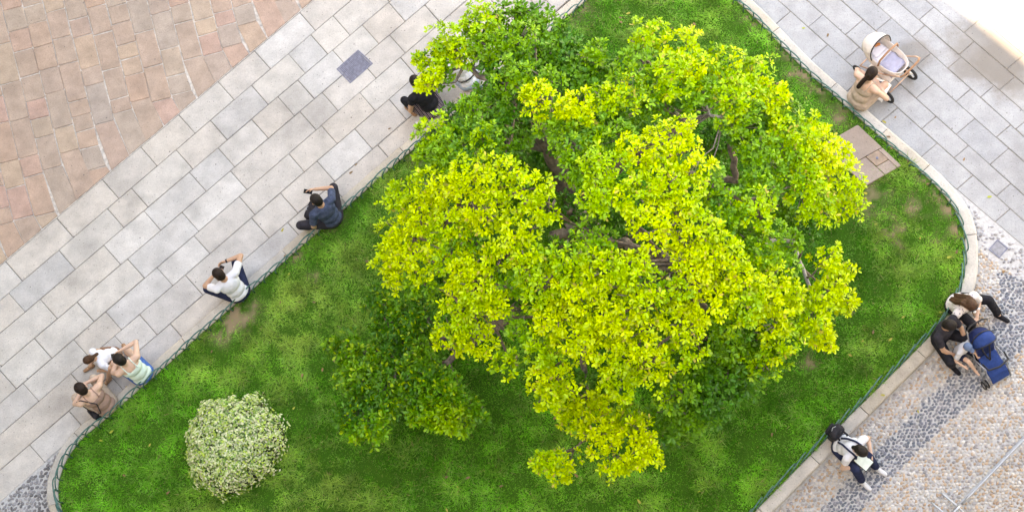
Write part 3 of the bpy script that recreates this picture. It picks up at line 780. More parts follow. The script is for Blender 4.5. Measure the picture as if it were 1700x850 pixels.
# outline of one leaf: along, across, lift
LEAF = [(0, 0, 0), (.42, .19, .05), (.82, .20, .04), (1.0, 0, -.06), (.82, -.20, .04), (.42, -.19, .05), (.60, 0, -.01)]
LF = [(0, 1, 6), (1, 2, 6), (2, 3, 6), (3, 4, 6), (4, 5, 6), (5, 0, 6)]
nl = len(lp)
vis_rank = np.argsort(-lp[:, 2] + rng.uniform(0, 1.2, nl))
singles = vis_rank[:300]; mask = np.ones(nl, bool); mask[singles] = False
def leaf_verts(m):
    out = np.zeros((m.sum(), len(LEAF), 3))
    for q, (a, s, u) in enumerate(LEAF): out[:, q] = lp[m] + llen[m] * (lax[m] * a + lsd[m] * s + lup[m] * u)
    return out
Vt = leaf_verts(mask) - np.array(tb)
Fi = (np.arange(mask.sum())[:, None, None] * len(LEAF) + np.array(LF)[None]).ravel()
crown = tint_mesh('crown', Vt.reshape(-1, 3), Fi, 3, np.repeat(lcol[mask], len(LEAF), 0), M['leaf'], tree); crown['kind'] = 'stuff'
def leaf_mesh(cn):
    me = pydata('leaf', LEAF, LF); at = me.attributes.new('tint', 'FLOAT_COLOR', 'POINT')
    for q in at.data: q.color = (*COLS[cn], 1)
    me.materials.append(M['leaf']); return me
lms = {k: leaf_mesh(k) for k in COLS}
for q in singles:
    cn = min(COLS, key=lambda k: np.abs(np.array(COLS[k]) - lcol[q]).sum())
    o = bpy.data.objects.new('leaf', lms[cn]); link(o); o.parent = tree
    L_ = float(llen[q][0]); a, b, c = lax[q], lsd[q], lup[q]; p = lp[q] - np.array(tb)
    o.matrix_local = Matrix([[a[0] * L_, b[0] * L_, c[0] * L_, p[0]], [a[1] * L_, b[1] * L_, c[1] * L_, p[1]], [a[2] * L_, b[2] * L_, c[2] * L_, p[2]], [0, 0, 0, 1]])
# trunk and limbs
def wob(p0, p1, n=6, amp=.10, sag=0.0):
    out = []; L_ = (p1 - p0).length
    for q in range(n + 1):
        t = q / n; w = math.sin(math.pi * t) * amp * min(1, L_)
        out.append(p0.lerp(p1, t) + Vector((random.uniform(-w, w), random.uniform(-w, w), random.uniform(-w, w) * .6 + sag * math.sin(math.pi * t))))
    return out
nodes = []
def limb(name, pts, r0, r1, mat=None, amp=.06):
    path = []
    for a, b in zip(pts, pts[1:]):
        w = wob(a, b, 5, amp); path += w if not path else w[1:]
    k = len(path); rr = [r0 + (r1 - r0) * (q / (k - 1)) ** .8 for q in range(k)]
    mb = MB(); mb.tube([p - tb for p in path], rr, 9)
    o = mb.build(name, mat or M['bark'], tree)
    for p, r in zip(path, rr): nodes.append((p, r))
    return path
B0 = tb - Vector((0, 0, .1))
tr = limb('trunk', [B0, P(945, 330, 0.92), P(915, 255, 1.93), P(888, 190, 2.77)], .19, .11)
mb = MB(); 
for q in range(6):
    a = q * 1.05; mb.cap((math.cos(a) * .08, math.sin(a) * .08, .06), (math.cos(a) * .27, math.sin(a) * .27, -.05), .07, .03)
mb.ell((0, 0, 0), (.18, .18, .18)); mb.fuse('root_flare', M['bark'], tree, .03, 2)
fork = tr[5]
limb('limb', [tr[3], P(1010, 395, 1.60), P(1080, 420, 2.44), P(1160, 440, 3.02)], .12, .05)
limb('limb', [tr[2], P(985, 450, 1.2), P(975, 540, 1.6), P(965, 640, 1.55), P(1020, 692, 1.6)], .10, .03)
limb('limb', [tr[3], P(900, 420, 1.34), P(850, 470, 2.02), P(780, 500, 2.52)], .11, .045)
limb('limb', [tr[2], P(900, 480, 1.01), P(800, 560, 1.13), P(700, 620, 1.22), P(620, 650, 1.22)], .10, .035)
limb('limb', [tr[4], P(860, 340, 2.02), P(760, 350, 2.60), P(690, 390, 2.77)], .10, .04)
limb('limb', [fork, P(1000, 300, 1.93), P(1060, 250, 2.52), P(1140, 212, 2.86), P(1098, 168, 3.11), P(1080, 110, 3.19)], .11, .045)
limb('limb', [P(1060, 250, 2.52), P(1140, 290, 2.52), P(1222, 300, 2.44), P(1212, 240, 2.86), P(1250, 170, 3.02)], .08, .035)
limb('limb', [P(1140, 290, 2.52), P(1240, 335, 2.35), P(1280, 328, 2.52), P(1340, 300, 2.77)], .065, .03)
limb('limb', [P(1080, 420, 2.44), P(1180, 520, 2.52), P(1240, 560, 2.44)], .08, .035)
limb('limb', [P(1160, 440, 3.02), P(1240, 420, 2.77), P(1283, 400, 2.52), P(1316, 400, 2.52), P(1345, 478, 2.60), P(1370, 500, 2.69)], .05, .022, M['deadwood'], .02)
limb('limb', [tr[-1], P(830, 150, 3.11), P(770, 110, 3.11)], .09, .035)
limb('limb', [tr[-1], P(905, 130, 3.19), P(930, 80, 3.19)], .08, .035)
limb('limb', [tr[10], P(830, 230, 2.52), P(760, 230, 2.69)], .07, .03)
limb('bare_branch', [P(1140, 212, 2.86), P(1152, 196, 3.28), P(1180, 192, 3.57), P(1205, 196, 3.61), P(1240, 182, 3.65)], .038, .012, M['deadwood'], .02)
limb('bare_branch', [P(1178, 192, 3.57), P(1172, 172, 3.65), P(1160, 155, 3.70), P(1180, 150, 3.70)], .022, .007, M['deadwood'], .03)
for (ctr, rw, c) in clump_pts:
    tgt = ctr + Vector((random.uniform(-.1, .1), random.uniform(-.1, .1), -.05))
    bestn = min(nodes[:], key=lambda nd: (nd[0] - tgt).length + (2 if nd[0].z > tgt.z + .1 else 0) + (1.5 if nd[1] < .018 else 0))
    p0 = bestn[0]; mid = p0.lerp(tgt, .5) + Vector((random.uniform(-.12, .12), random.uniform(-.12, .12), -.12 * (tgt - p0).length))
    path = [p0, p0.lerp(mid, .5), mid, mid.lerp(tgt, .5) , tgt]
    rb = min(bestn[1] * .7, .034)
    mb = MB(); mb.tube([p - tb for p in path], [rb, rb * .85, rb * .7, rb * .55, rb * .3], 6)
    for s in range(4):     # forks inside the clump
        a = random.uniform(0, 6.28); t2 = tgt + Vector((math.cos(a) * rw * .7, math.sin(a) * rw * .7, random.uniform(.0, .2)))
        mb.tube([p - tb for p in (mid.lerp(tgt, .6), tgt.lerp(t2, .5) + Vector((0, 0, -.04)), t2)], [rb * .5, rb * .35, rb * .2], 5)
    mb.build('branch', M['bark'], tree)

nf_ = 150; fx = rng.uniform(-7, 8, nf_ * 3); fy = rng.uniform(-5, 4.5, nf_ * 3); kf = in_poly(fx, fy, ring(-.6)); fx, fy = fx[kf][:nf_], fy[kf][:nf_]; nf_ = len(fx)
on_l = in_poly(fx, fy, ring(KW)); fz = np.where(on_l, LZ + .055, .006); fz = np.where(~on_l & in_poly(fx, fy, ring(-.02)), KZ + .012, fz)
fa = rng.uniform(0, 6.28, nf_); fl_ = rng.uniform(.05, .09, nf_)
FV = np.stack([np.stack([fx + fl_ * (np.cos(fa) * a - np.sin(fa) * s_), fy + fl_ * (np.sin(fa) * a + np.cos(fa) * s_), fz + fl_ * (u + .25 * a * rng.uniform(-.3, .5, nf_))], 1) for a, s_, u in LEAF], 1)
fc_ = np.array([[.42, .36, .06], [.30, .17, .07], [.38, .42, .05], [.22, .13, .06]])[rng.integers(0, 4, nf_)]
o = tint_mesh('fallen_leaves', FV.reshape(-1, 3), (np.arange(nf_)[:, None, None] * len(LEAF) + np.array(LF)[None]).ravel(), 3, np.repeat(fc_, len(LEAF), 0), M['leaf'])
tag(o, 'scattered yellow and brown fallen leaves on the lawn under the tree', 'fallen leaves', kind='stuff')

# ------------------------------------------------------------------ clipped variegated shrub
sb = P(395, 741, LZ)
shrub = empty('round_shrub', sb)
tag(shrub, 'round clipped shrub with small cream and green variegated leaves on the lawn', 'shrub')
SR = .80; SH = .72
def srad(a): return SR * (1 + .035 * math.sin(2 * a + .5) + .05 * math.sin(3 * a + 1.0) + .035 * math.sin(7 * a) + .03 * math.sin(11 * a + 2) + .11 * math.exp(-((a - 1.15) / .22) ** 2) + .06 * math.exp(-((a - 2.35) / .3) ** 2))
v = []; f = []
for i in range(7):
    t = i / 6 * math.pi / 2
    for j in range(28):
        a = 2 * math.pi * j / 28; aw = (a + math.pi) % (2 * math.pi) - math.pi
        rr = (srad(aw) - .07) * math.cos(t) ** .7; v.append((rr * math.cos(a), rr * math.sin(a), (SH - .07) * math.sin(t)))
for i in range(6):
    for j in range(28): f.append((i * 28 + j, i * 28 + (j + 1) % 28, (i + 1) * 28 + (j + 1) % 28, (i + 1) * 28 + j))
mobj('dark_core', pydata('dark_core', v, f, True), M['core'], shrub)  # dark closed shell in place of the shaded leafy inside
ns = 10500
A = rng.uniform(-math.pi, math.pi, ns); U = rng.uniform(0, 1, ns) ** .85
T = np.arcsin(np.clip(1 - U, 0, 1))                 # elevation on the dome, top heavy
T = np.arccos(np.sqrt(rng.uniform(0, 1, ns)))       # even when seen from above
T = np.arccos(np.sqrt(rng.uniform(0, 1, ns)) ** (1 / .7)); R_ = np.array([srad(a) for a in A]) * np.cos(T) ** .7
dep = rng.uniform(-.07, .035, ns) + (rng.uniform(0, 1, ns) < .03) * rng.uniform(.02, .08, ns)
bump_ = .03 * fC(R_ * np.cos(A) * 2, R_ * np.sin(A) * 2)
sp = np.stack([(R_ + (dep + bump_) * np.cos(T)) * np.cos(A), (R_ + (dep + bump_) * np.cos(T)) * np.sin(A), SH * np.sin(T) + (dep + bump_) * np.sin(T)], 1)
out_ = np.stack([np.cos(T) * np.cos(A), np.cos(T) * np.sin(A), np.sin(T) + .25], 1); out_ /= np.linalg.norm(out_, axis=1)[:, None]
rd = rng.normal(0, 1, (ns, 3)); sa_ = rd - out_ * (rd * out_).sum(1)[:, None] * .85; sa_ /= np.linalg.norm(sa_, axis=1)[:, None]
sn = out_ + np.array([0, 0, .5]) + rng.normal(0, .3, (ns, 3)); sn -= sa_ * (sn * sa_).sum(1)[:, None]; sn /= np.linalg.norm(sn, axis=1)[:, None]
ss = np.cross(sa_, sn); sln = rng.uniform(.035, .065, ns)[:, None]
LS = [(0, 0, 0), (.5, .28, .05), (.5, -.28, .05), (1, 0, -.06), (.5, 0, -.0)]
VS = np.stack([sp + sln * (sa_ * a + ss * s + sn * u) for a, s, u in LS], 1)
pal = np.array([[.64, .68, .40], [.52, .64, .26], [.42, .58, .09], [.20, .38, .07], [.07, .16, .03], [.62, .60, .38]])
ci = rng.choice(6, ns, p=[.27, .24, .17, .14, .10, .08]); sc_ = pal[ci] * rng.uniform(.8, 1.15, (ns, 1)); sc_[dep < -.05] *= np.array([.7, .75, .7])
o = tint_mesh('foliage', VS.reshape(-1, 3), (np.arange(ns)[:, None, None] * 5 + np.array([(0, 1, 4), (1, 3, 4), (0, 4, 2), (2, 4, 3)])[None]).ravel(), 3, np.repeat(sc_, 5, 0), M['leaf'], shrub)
o['kind'] = 'stuff'
mb = MB()
for q in range(9):
    a = q * .7; mb.tube([(.05 * math.cos(a), .05 * math.sin(a), -.05), (.3 * math.cos(a), .3 * math.sin(a), .35)], [.02, .01], 6)
mb.build('stem', M['bark'], shrub)

# ------------------------------------------------------------------ crowd barriers
M['steel'] = simple('galvanised_steel', (.42, .44, .47), .35, .08, 30, metal=.6)
def barrier(pa, pb_, label):
    L_ = (pb_ - pa).length; o = empty('crowd_barrier', pa, math.atan2(pb_.y - pa.y, pb_.x - pa.x))
    tag(o, label, 'barrier', 'linked steel crowd barriers')
    mb = MB(); r = .019; z0, z1, c = .18, 1.08, .14
    pts = [(.0, 0, z0 + c)]
    for (cx, cz_, a0) in ((c, z1 - c, 180), (L_ - c, z1 - c, 90), (L_ - c, z0 + c, 0), (c, z0 + c, -90)):
        for q in range(4):
            a = math.radians(a0 - q * 30); pts.append((cx + c * math.cos(a), 0, cz_ + c * math.sin(a)))
    mb.tube(pts[1:], r, 8, closed=True); mb.build('frame', M['steel'], o)
    k = int(L_ / .125)
    bar = MB().tube([(0, 0, z0), (0, 0, z1)], .007, 6).mesh('bar'); bar.materials.append(M['steel'])
    for q in range(1, k):
        b = bpy.data.objects.new('bar', bar); link(b); b.parent = o; b.location = (L_ * q / k, 0, 0)
    for x in (.09, L_ - .09):
        mb = MB(); mb.tube([(x, -.30, .02), (x, -.26, .03), (x, 0, .10), (x, .26, .03), (x, .30, .02)], .016, 8); mb.tube([(x, 0, .09), (x, 0, z0 + .02)], .016, 8); mb.build('foot', M['steel'], o)
    return o
pA = P(1583, 846); pB_ = P(1712, 712); dirb = (pB_ - pA).normalized()
barrier(pA - dirb * .03, pA - dirb * .03 + dirb * 2.0, 'steel crowd barrier crossing the pebbles in the lower right corner')
barrier(pA - dirb * 2.06, pA - dirb * .06, 'second steel barrier, linked to the lower left end of the first')

# ------------------------------------------------------------------ people
SKIN = {'light': simple('skin_light', (.62, .40, .30), .55, .08, 12, bmp=0), 'mid': simple('skin_tanned', (.50, .29, .19), .55, .08, 12, bmp=0)}
def cloth(name, col, var=.12, rough=.85, scale=14):
    m = simple(name, col, rough, var, scale, bmp=0, spec=.15); nt = m.node_tree; b = nt.nodes['Principled BSDF']
    tc = nt.nodes.new('ShaderNodeTexCoord'); mp = nt.nodes.new('ShaderNodeMapping'); mp.inputs['Scale'].default_value = (1, .6, 1.6); nt.links.new(tc.outputs['Object'], mp.inputs['Vector'])
    bump(nt, b, noise(nt, mp.outputs[0], 11, 3, .5), .9, .022)
    return m
def hairm(name, col): return simple(name, col, .6, .45, 60, bmp=.5, spec=.15)
HAIR = {'black': hairm('hair_black', (.018, .014, .012)), 'brown': hairm('hair_brown', (.065, .032, .018)), 'dark': hairm('hair_dark_brown', (.022, .013, .010))}
M['rubber'] = simple('black_rubber', (.02, .02, .022), .7, .3, 20)
M['screen'] = simple('dark_screen', (.02, .022, .026), .12, .1, 4, spec=.7)
M['case'] = simple('black_case', (.018, .018, .02), .45, .3, 20)
M['white_pl'] = simple('white_plastic', (.75, .75, .74), .5, .06, 12)
M['eye'] = simple('eye', (.05, .03, .02), .2, .2, 8)

def ik(a, c, l1, l2, pole):
    """middle joint between a and c"""
    d = c - a; L_ = d.length; mx = (l1 + l2) * .995
    if L_ > mx: c = a + d * (mx / L_); d = c - a; L_ = mx
    L_ = max(L_, abs(l1 - l2) + .02)
    u = d.normalized(); x = (l1 * l1 - l2 * l2 + L_ * L_) / (2 * L_); h = math.sqrt(max(0, l1 * l1 - x * x))
    p = pole - u * pole.dot(u); p = p.normalized() if p.length > 1e-4 else u.orthogonal()
    return a + u * x + p * h, c

class Person:
    """local frame: x to the figure's right, y ahead, z up; origin where it sits"""
    def __init__(s, px, py, z, face, label, S=1.1, skin='light', lean=12, side=0, group=None, hipz=.105):
        w0 = P(px, py, z); f = P(px + face[0] * 40, py + face[1] * 40, z) - w0
        s.o = empty('person', w0, math.atan2(f.y, f.x) - math.pi / 2); tag(s.o, label, 'person', group)
        s.S = S; s.skin = SKIN[skin]
        k = S
        s.hip = Vector((0, 0, hipz * k)); a = math.radians(lean); b = math.radians(side)
        s.up = Vector((math.sin(b), math.sin(a), math.cos(a) * math.cos(b))).normalized()
        s.rt = Vector((1, 0, 0)); s.rt = (s.rt - s.up * s.rt.dot(s.up)).normalized(); s.fw = s.up.cross(s.rt)
        s.R3 = Matrix((s.rt, s.fw, s.up)).transposed()
        s.waist = s.hip + s.up * .17 * k; s.chest = s.hip + s.up * .36 * k; s.neck = s.hip + s.up * .52 * k
        s.sh = [s.neck - s.up * .055 * k + s.rt * (.182 * k * q) for q in (-1, 1)]
        s.hp = [s.hip + Vector((.09 * k * q, .01, -.01)) for q in (-1, 1)]
    def head(s, pitch=20, yaw=0, tilt=0, fwd=.04):
        k = s.S
        hu = (s.up + Vector((0, .35, .6))).normalized()
        R = (Matrix.Rotation(math.radians(-yaw), 3, 'Z') @ Matrix.Rotation(math.radians(-pitch), 3, 'X') @ Matrix.Rotation(math.radians(tilt), 3, 'Y'))
        s.HR = R; s.hc = s.neck + (s.up * .5 + Vector((0, 0, .5))).normalized() * .165 * k + R @ Vector((0, fwd, 0)) * k
        return s
    def arm(s, i, hand, pole=None, curl=.8, palm=None):
        """i = -1 left, 1 right"""
        k = s.S; q = (i + 1) // 2; pole = pole or Vector((i * .6, -.3, -.8))
        e, h = ik(s.sh[q], Vector(hand) , .285 * k, .25 * k, Vector(pole))
        if not hasattr(s, 'arms'): s.arms = {}
        s.arms[i] = (s.sh[q], e, h, curl, palm)
    def leg(s, i, foot, pole=None, toe=None):
        k = s.S; q = (i + 1) // 2; pole = pole or Vector((i * .15, .3, 1))
        kn, ft = ik(s.hp[q], Vector(foot), .43 * k, .41 * k, Vector(pole))
        if not hasattr(s, 'legs'): s.legs = {}
        s.legs[i] = (s.hp[q], kn, ft, Vector(toe or (i * .15, 1, 0)).normalized())
    # ---- surfaces
    def body(s):
        k = s.S; m = MB(); g_ = lambda x: x * k
        m.ell(s.hip, (g_(.165), g_(.115), g_(.115)), s.R3)
        m.ell(s.waist, (g_(.135), g_(.10), g_(.14)), s.R3)
        m.ell(s.chest, (g_(.16), g_(.11), g_(.17)), s.R3)
        m.cap(s.sh[0], s.sh[1], g_(.058), g_(.058))
        m.cap(s.neck - s.up * g_(.05), s.hc - s.HR @ Vector((0, g_(.02), g_(.05))), g_(.058), g_(.05))
        # head: skull, jaw, nose, ears
        m.ell(s.hc + s.HR @ Vector((0, -.008 * k, .02 * k)), (g_(.074), g_(.093), g_(.098)), s.HR, 18, 12)
        m.ell(s.hc + s.HR @ Vector((0, .022 * k, -.05 * k)), (g_(.056), g_(.066), g_(.07)), s.HR)
        m.cap(s.hc + s.HR @ Vector((0, .085 * k, .012 * k)), s.hc + s.HR @ Vector((0, .106 * k, -.022 * k)), g_(.010), g_(.016), 8)
        m.ell(s.hc + s.HR @ Vector((0, .082 * k, -.056 * k)), (g_(.024), g_(.012), g_(.010)), s.HR)
        for i in (-1, 1): m.ell(s.hc + s.HR @ Vector((.076 * i * k, -.005 * k, -.005 * k)), (g_(.013), g_(.02), g_(.032)), s.HR, 8, 6)
        for i, (a, e, h, curl, palm) in s.arms.items():
            m.cap(a, e, g_(.05), g_(.039)); m.cap(e, h, g_(.040), g_(.027))
            s.hand(m, i, e, h, curl, palm)
        for i, (a, kn, ft, toe) in s.legs.items():
            m.cap(a, kn, g_(.083), g_(.056)); m.cap(kn, kn.lerp(ft, .35), g_(.056), g_(.054)); m.cap(kn.lerp(ft, .3), ft, g_(.056), g_(.036))
            m.cap(ft + Vector((0, 0, -.035 * k)), ft + toe * g_(.15) + Vector((0, 0, -.05 * k)), g_(.038), g_(.026))
        b = m.fuse('body', s.skin, s.o, .013 * max(k, .75), 2)
        for i in (-1, 1):
            e = MB(); e.ell(s.hc + s.HR @ Vector((.032 * i * k, .083 * k, .012 * k)), (g_(.013), g_(.008), g_(.009)), s.HR, 10, 6); e.build('eye', M['eye'], b)
        return s
    def hand(s, m, i, e, h, curl, palm):
        k = s.S; d = (h - e).normalized(); pn = Vector(palm) if palm else Vector((0, 0, -1)); pn = pn - d * pn.dot(d)
        pn = pn.normalized() if pn.length > .05 else d.orthogonal()
        w = d.cross(pn).normalized()
        if w.dot(Vector((i, 0, 0))) > 0: w = -w      # towards the thumb side
        Mh = Matrix((w, pn, d)).transposed()
        m.ell(h + d * .045 * k, (.042 * k, .018 * k, .055 * k), Mh, 12, 8)
        for q, ln in enumerate((.066, .075, .070, .056)):
            b0 = h + d * .085 * k + w * (.027 - .0185 * q) * k; d1 = (d * math.cos(curl * .6) + pn * math.sin(curl * .6)); d2 = (d * math.cos(curl * 1.5) + pn * math.sin(curl * 1.5))
            b1 = b0 + d1 * ln * .5 * k; b2 = b1 + d2 * ln * .5 * k
            m.cap(b0, b1, .0098 * k, .009 * k, 8, k=2); m.cap(b1, b2, .009 * k, .008 * k, 8, k=2)
        t0 = h + d * .03 * k + w * .036 * k; t1 = t0 + (w * .6 + d * .7 + pn * .35).normalized() * .035 * k; t2 = t1 + (d * .8 + pn * .7 + w * .1).normalized() * .03 * k
        m.cap(t0, t1, .012 * k, .010 * k, 8, k=2); m.cap(t1, t2, .010 * k, .0085 * k, 8, k=2)
        if not hasattr(s, 'grip'): s.grip = {}
        s.grip[i] = (h + d * .095 * k + pn * .028 * k, d, pn, w)
    def shirt(s, mat, sleeve=.55, name='shirt', low=True, grow=.013, full=True):
        k = s.S; m = MB(); g_ = lambda x: (x + grow) * k if False else x * k + grow
        if low: m.ell(s.hip + s.up * .035 * k, (g_(.160), g_(.118), g_(.10)), s.R3)
        m.ell(s.waist, (g_(.146), g_(.112), g_(.14)), s.R3)
        if full:
            m.ell(s.chest, (g_(.165), g_(.115), g_(.165)), s.R3)
            m.cap(s.sh[0], s.sh[1], g_(.056), g_(.056))
            m.ell(s.neck - s.up * .055 * k, (g_(.10), g_(.07), g_(.055)), s.R3)
        else:   # strappy top: ends under the shoulder blades, two straps
            m.ell(s.chest - s.up * .02 * k, (g_(.160), g_(.112), g_(.115)), s.R3)
            for i in (-1, 1):
                m.tube([s.chest + s.R3 @ Vector((.075 * i, .115, .03)) * k, s.neck + s.R3 @ Vector((.082 * i, .05, -.005)) * k, s.neck + s.R3 @ Vector((.085 * i, -.03, 0)) * k, s.chest + s.R3 @ Vector((.085 * i, -.115, .05)) * k], .014, 6)
        if sleeve:
            for i, (a, e, h, c_, p_) in s.arms.items():
                if sleeve <= 1: m.cap(a, a.lerp(e, sleeve), g_(.050), g_(.050), flat1=True)
                else: m.cap(a, e, g_(.050), g_(.043)); m.cap(e, e.lerp(h, sleeve - 1), g_(.044), g_(.036), flat1=True)
        s.top = m.fuse(name, mat, s.o, .0125 * max(k, .75), 2); return s.top
    def pants(s, mat, length=1.9, name='trousers', grow=.014):
        k = s.S; m = MB(); g_ = lambda x: x * k + grow
        m.ell(s.hip, (g_(.165), g_(.118), g_(.105)), s.R3)
        for i, (a, kn, ft, toe) in s.legs.items():
            if length <= 1: m.cap(a, a.lerp(kn, length), g_(.086), g_(.075), flat1=True)
            else:
                m.cap(a, kn, g_(.086), g_(.060)); m.cap(kn, kn.lerp(ft, length - 1), g_(.060), g_(.048), flat1=True)
        return m.fuse(name, mat, s.o, .0125 * max(k, .75), 2)
    def skirt(s, mat, name='skirt'):
        k = s.S; m = MB(); kn = [s.legs[i][1] for i in (-1, 1)]
        m.ell(s.hip, (.178 * k, .132 * k, .115 * k), s.R3)
        for q in (0, 1): m.cap(s.hp[q], s.hp[q].lerp(kn[q], .8), .105 * k, .10 * k, flat1=True)
        m.cap(s.hip.lerp((kn[0] + kn[1]) / 2, .2), s.hip.lerp((kn[0] + kn[1]) / 2, .75), .10 * k, .09 * k)
        return m.fuse(name, mat, s.o, .014, 3)
    def shoes(s, mat, name='shoe'):
        k = s.S
        for i, (a, kn, ft, toe) in s.legs.items():
            m = MB(); b = ft + Vector((0, 0, -.045 * k))
            m.cap(b - toe * .035 * k, b + toe * .155 * k + Vector((0, 0, -.008)), .045 * k, .036 * k); m.cap(ft + Vector((0, 0, .015)), b, .046 * k, .046 * k, flat0=True)
            sh = m.fuse(name, mat, s.o, .012, 2)
    def hair(s, mat, style='short', tail=None):
        k = s.S; m = MB(); H = lambda x, y, z: s.hc + s.HR @ Vector((x, y, z)) * k
        m.ell(H(0, -.018, .034), (.084 * k, .096 * k, .098 * k), s.HR, 18, 12)
        m.ell(H(0, -.045, -.01), (.077 * k, .066 * k, .088 * k), s.HR)
        if style in ('short',):
            for q in range(14): # uneven locks
                a = q * .45; m.cap(H(.05 * math.cos(a), -.02 + .06 * math.sin(a), .09), H(.075 * math.cos(a + .2), -.02 + .085 * math.sin(a + .2), .055), .02 * k, .014 * k, 6, k=2)
        if tail:
            p = [Vector(t) * k for t in tail]
            m.ell(H(0, -.105, .03), (.03 * k, .03 * k, .03 * k))
            pts = [H(0, -.09, .03)] + [s.neck + s.R3 @ t for t in p]
            rr = [.03 * k, .036 * k, .034 * k, .012 * k]
            for q in range(len(pts) - 1): m.cap(pts[q], pts[q + 1], rr[min(q, 3)], rr[min(q + 1, 3)])
        if style == 'long':
            for x in (-.055, -.02, .02, .055):
                pts = [H(x, -.05, .03), H(x * 1.25, -.10, -.06), s.neck + s.R3 @ (Vector((x * 1.3, -.115, -.08)) * k), s.neck + s.R3 @ (Vector((x * 1.1 + random.uniform(-.02, .02), -.16, -.25)) * k)]
                for q in range(3): m.cap(pts[q], pts[q + 1], (.042 - .006 * q) * k, (.036 - .008 * q) * k)
        return m.fuse('hair', mat, s.o, .011, 1)
    def phone_at(s, i, label, size=(.037, .004, .075), name='phone', up=None):
        c, d, pn, w = s.grip[i]
        o = empty(name, (0, 0, 0)); tag(o, label, 'phone')
        mw = s.o.matrix_basis.copy()
        nn = (s.hc - c).normalized(); ax = (Vector((0, 0, 1)) * .7 + d).normalized(); ax = (ax - nn * ax.dot(nn)).normalized()
        R = Matrix((nn.cross(ax) * -1, nn, ax)).transposed(); R = Matrix((ax.cross(nn) * -1, nn, ax)).transposed() if R.determinant() < 0 else R
        mb = MB(); mb.box((0, 0, 0), size, None, .0035); b = mb.build('case', M['case'], o)
        mb = MB(); mb.box((0, size[1] + .0006, 0), (size[0] * .9, .0008, size[2] * .93)); mb.build('screen', M['screen'], o, False)
        o.matrix_world = mw @ Matrix.Translation(c + d * .01) @ R.to_4x4()
        return o

LEFT = (-.70, -.78); RIGHT = (.72, -.66); DOWN = (.72, .74)
denim = cloth('denim_shirt', (.05, .07, .12), .45, scale=16); white = cloth('white_cotton', (.66, .67, .71), .05); navy = cloth('navy_cotton', (.018, .025, .06), .3)
blackc = cloth('black_cotton', (.016, .016, .02), .35); mint = cloth('mint_cotton', (.60, .74, .66), .06); taupe = cloth('taupe_knit', (.33, .21, .17), .12)
bluesh = cloth('blue_denim_shorts', (.05, .15, .42), .35, scale=30); beige = cloth('beige_linen', (.46, .36, .29), .16); charcoal = cloth('charcoal_cotton', (.03, .028, .035), .3)
ltblue = cloth('light_blue_denim', (.42, .50, .62), .12); orange = cloth('brown_shorts', (.22, .12, .08), .2); capb = cloth('grey_blue_cap', (.10, .15, .24), .15)
whiteshoe = cloth('white_shoe', (.62, .62, .64), .05, .6); tanshoe = cloth('tan_sandal', (.35, .2, .12), .15, .6); greyshoe = cloth('grey_shoe', (.33, .35, .4), .12, .6)
# stripes woven into the skirt
stripe, nt_, b_ = new_mat('striped_skirt'); tc_ = nt_.nodes.new('ShaderNodeTexCoord'); wv = nt_.nodes.new('ShaderNodeTexWave'); wv.bands_direction = 'X'; wv.inputs['Scale'].default_value = 6.5
nt_.links.new(tc_.outputs['Object'], wv.inputs['Vector']); nt_.links.new(ramp(nt_, wv.outputs['Fac'], [(.0, (.02, .018, .03)), (.5, (.025, .02, .03)), (.58, (.5, .2, .22)), (.72, (.62, .55, .55)), (.85, (.02, .02, .03))]), b_.inputs['Base Color']); b_.inputs['Roughness'].default_value = .85
# printed blouse
prt, nt_, b_ = new_mat('printed_blouse'); tc_ = nt_.nodes.new('ShaderNodeTexCoord'); vo = nt_.nodes.new('ShaderNodeTexVoronoi'); vo.inputs['Scale'].default_value = 26
nt_.links.new(tc_.outputs['Object'], vo.inputs['Vector']); nt_.links.new(ramp(nt_, vo.outputs['Distance'], [(.22, (.12, .11, .2)), (.36, (.72, .68, .67))]), b_.inputs['Base Color']); b_.inputs['Roughness'].default_value = .85

def backpack(o, mat, w=.30, d=.20, h=.42):
    m = MB(); m.box((0, 0, h / 2), (w / 2, d / 2, h / 2), None, .06); m.fuse('bag_body', mat, o, .014, 3)
    m = MB(); m.box((0, d / 2 + .02, h * .36), (w * .36, .035, h * .22), None, .025); m.build('pocket', mat, o)
    for x in (-1, 1):
        m = MB(); m.tube([(x * w * .25, -d / 2, h * .9), (x * w * .3, -d / 2 - .06, h * .7), (x * w * .3, -d / 2 - .06, h * .4), (x * w * .25, -d / 2, h * .12)], .016, 6); m.build('strap', mat, o)
    m = MB(); m.tube([(-.04, -d * .3, h * .98), (-.03, -d * .3, h * 1.05), (.03, -d * .3, h * 1.05), (.04, -d * .3, h * .98)], .009, 6); m.build('handle', mat, o)
    m = MB(); m.tube([(-w * .34, d * .2, h * .93), (0, d * .42, h * .99), (w * .34, d * .2, h * .93)], .006, 6); m.build('zip', M['steel'], o)
nylon = cloth('black_nylon', (.022, .021, .026), .4, .6, 22)

# man in denim shirt
p = Person(556, 368, KZ, LEFT, 'person in a dark denim shirt with short black hair, stretching out a phone', skin='mid', lean=8)
p.head(14, -10); p.arm(1, (.10, .46, .50), (.7, -.2, -.3), .6, (-.8, .2, 0)); p.arm(-1, (-.30, .10, .07), (-.6, -.4, .2), .2, (0, 0, -1))
p.leg(-1, (-.34, .26, -.13), (-.6, .2, .8)); p.leg(1, (.24, .40, -.13), (.5, .3, 1)); p.body(); p.shirt(denim, .75); p.pants(charcoal); p.shoes(whiteshoe); p.hair(HAIR['black'])
p.phone_at(1, 'black phone held out by the person in the denim shirt')
bp = empty('backpack', P(530, 362, 0), math.radians(70)); backpack(bp, nylon, .34, .24, .46); tag(bp, 'black rounded backpack on the slabs in front of the denim shirted person', 'backpack')
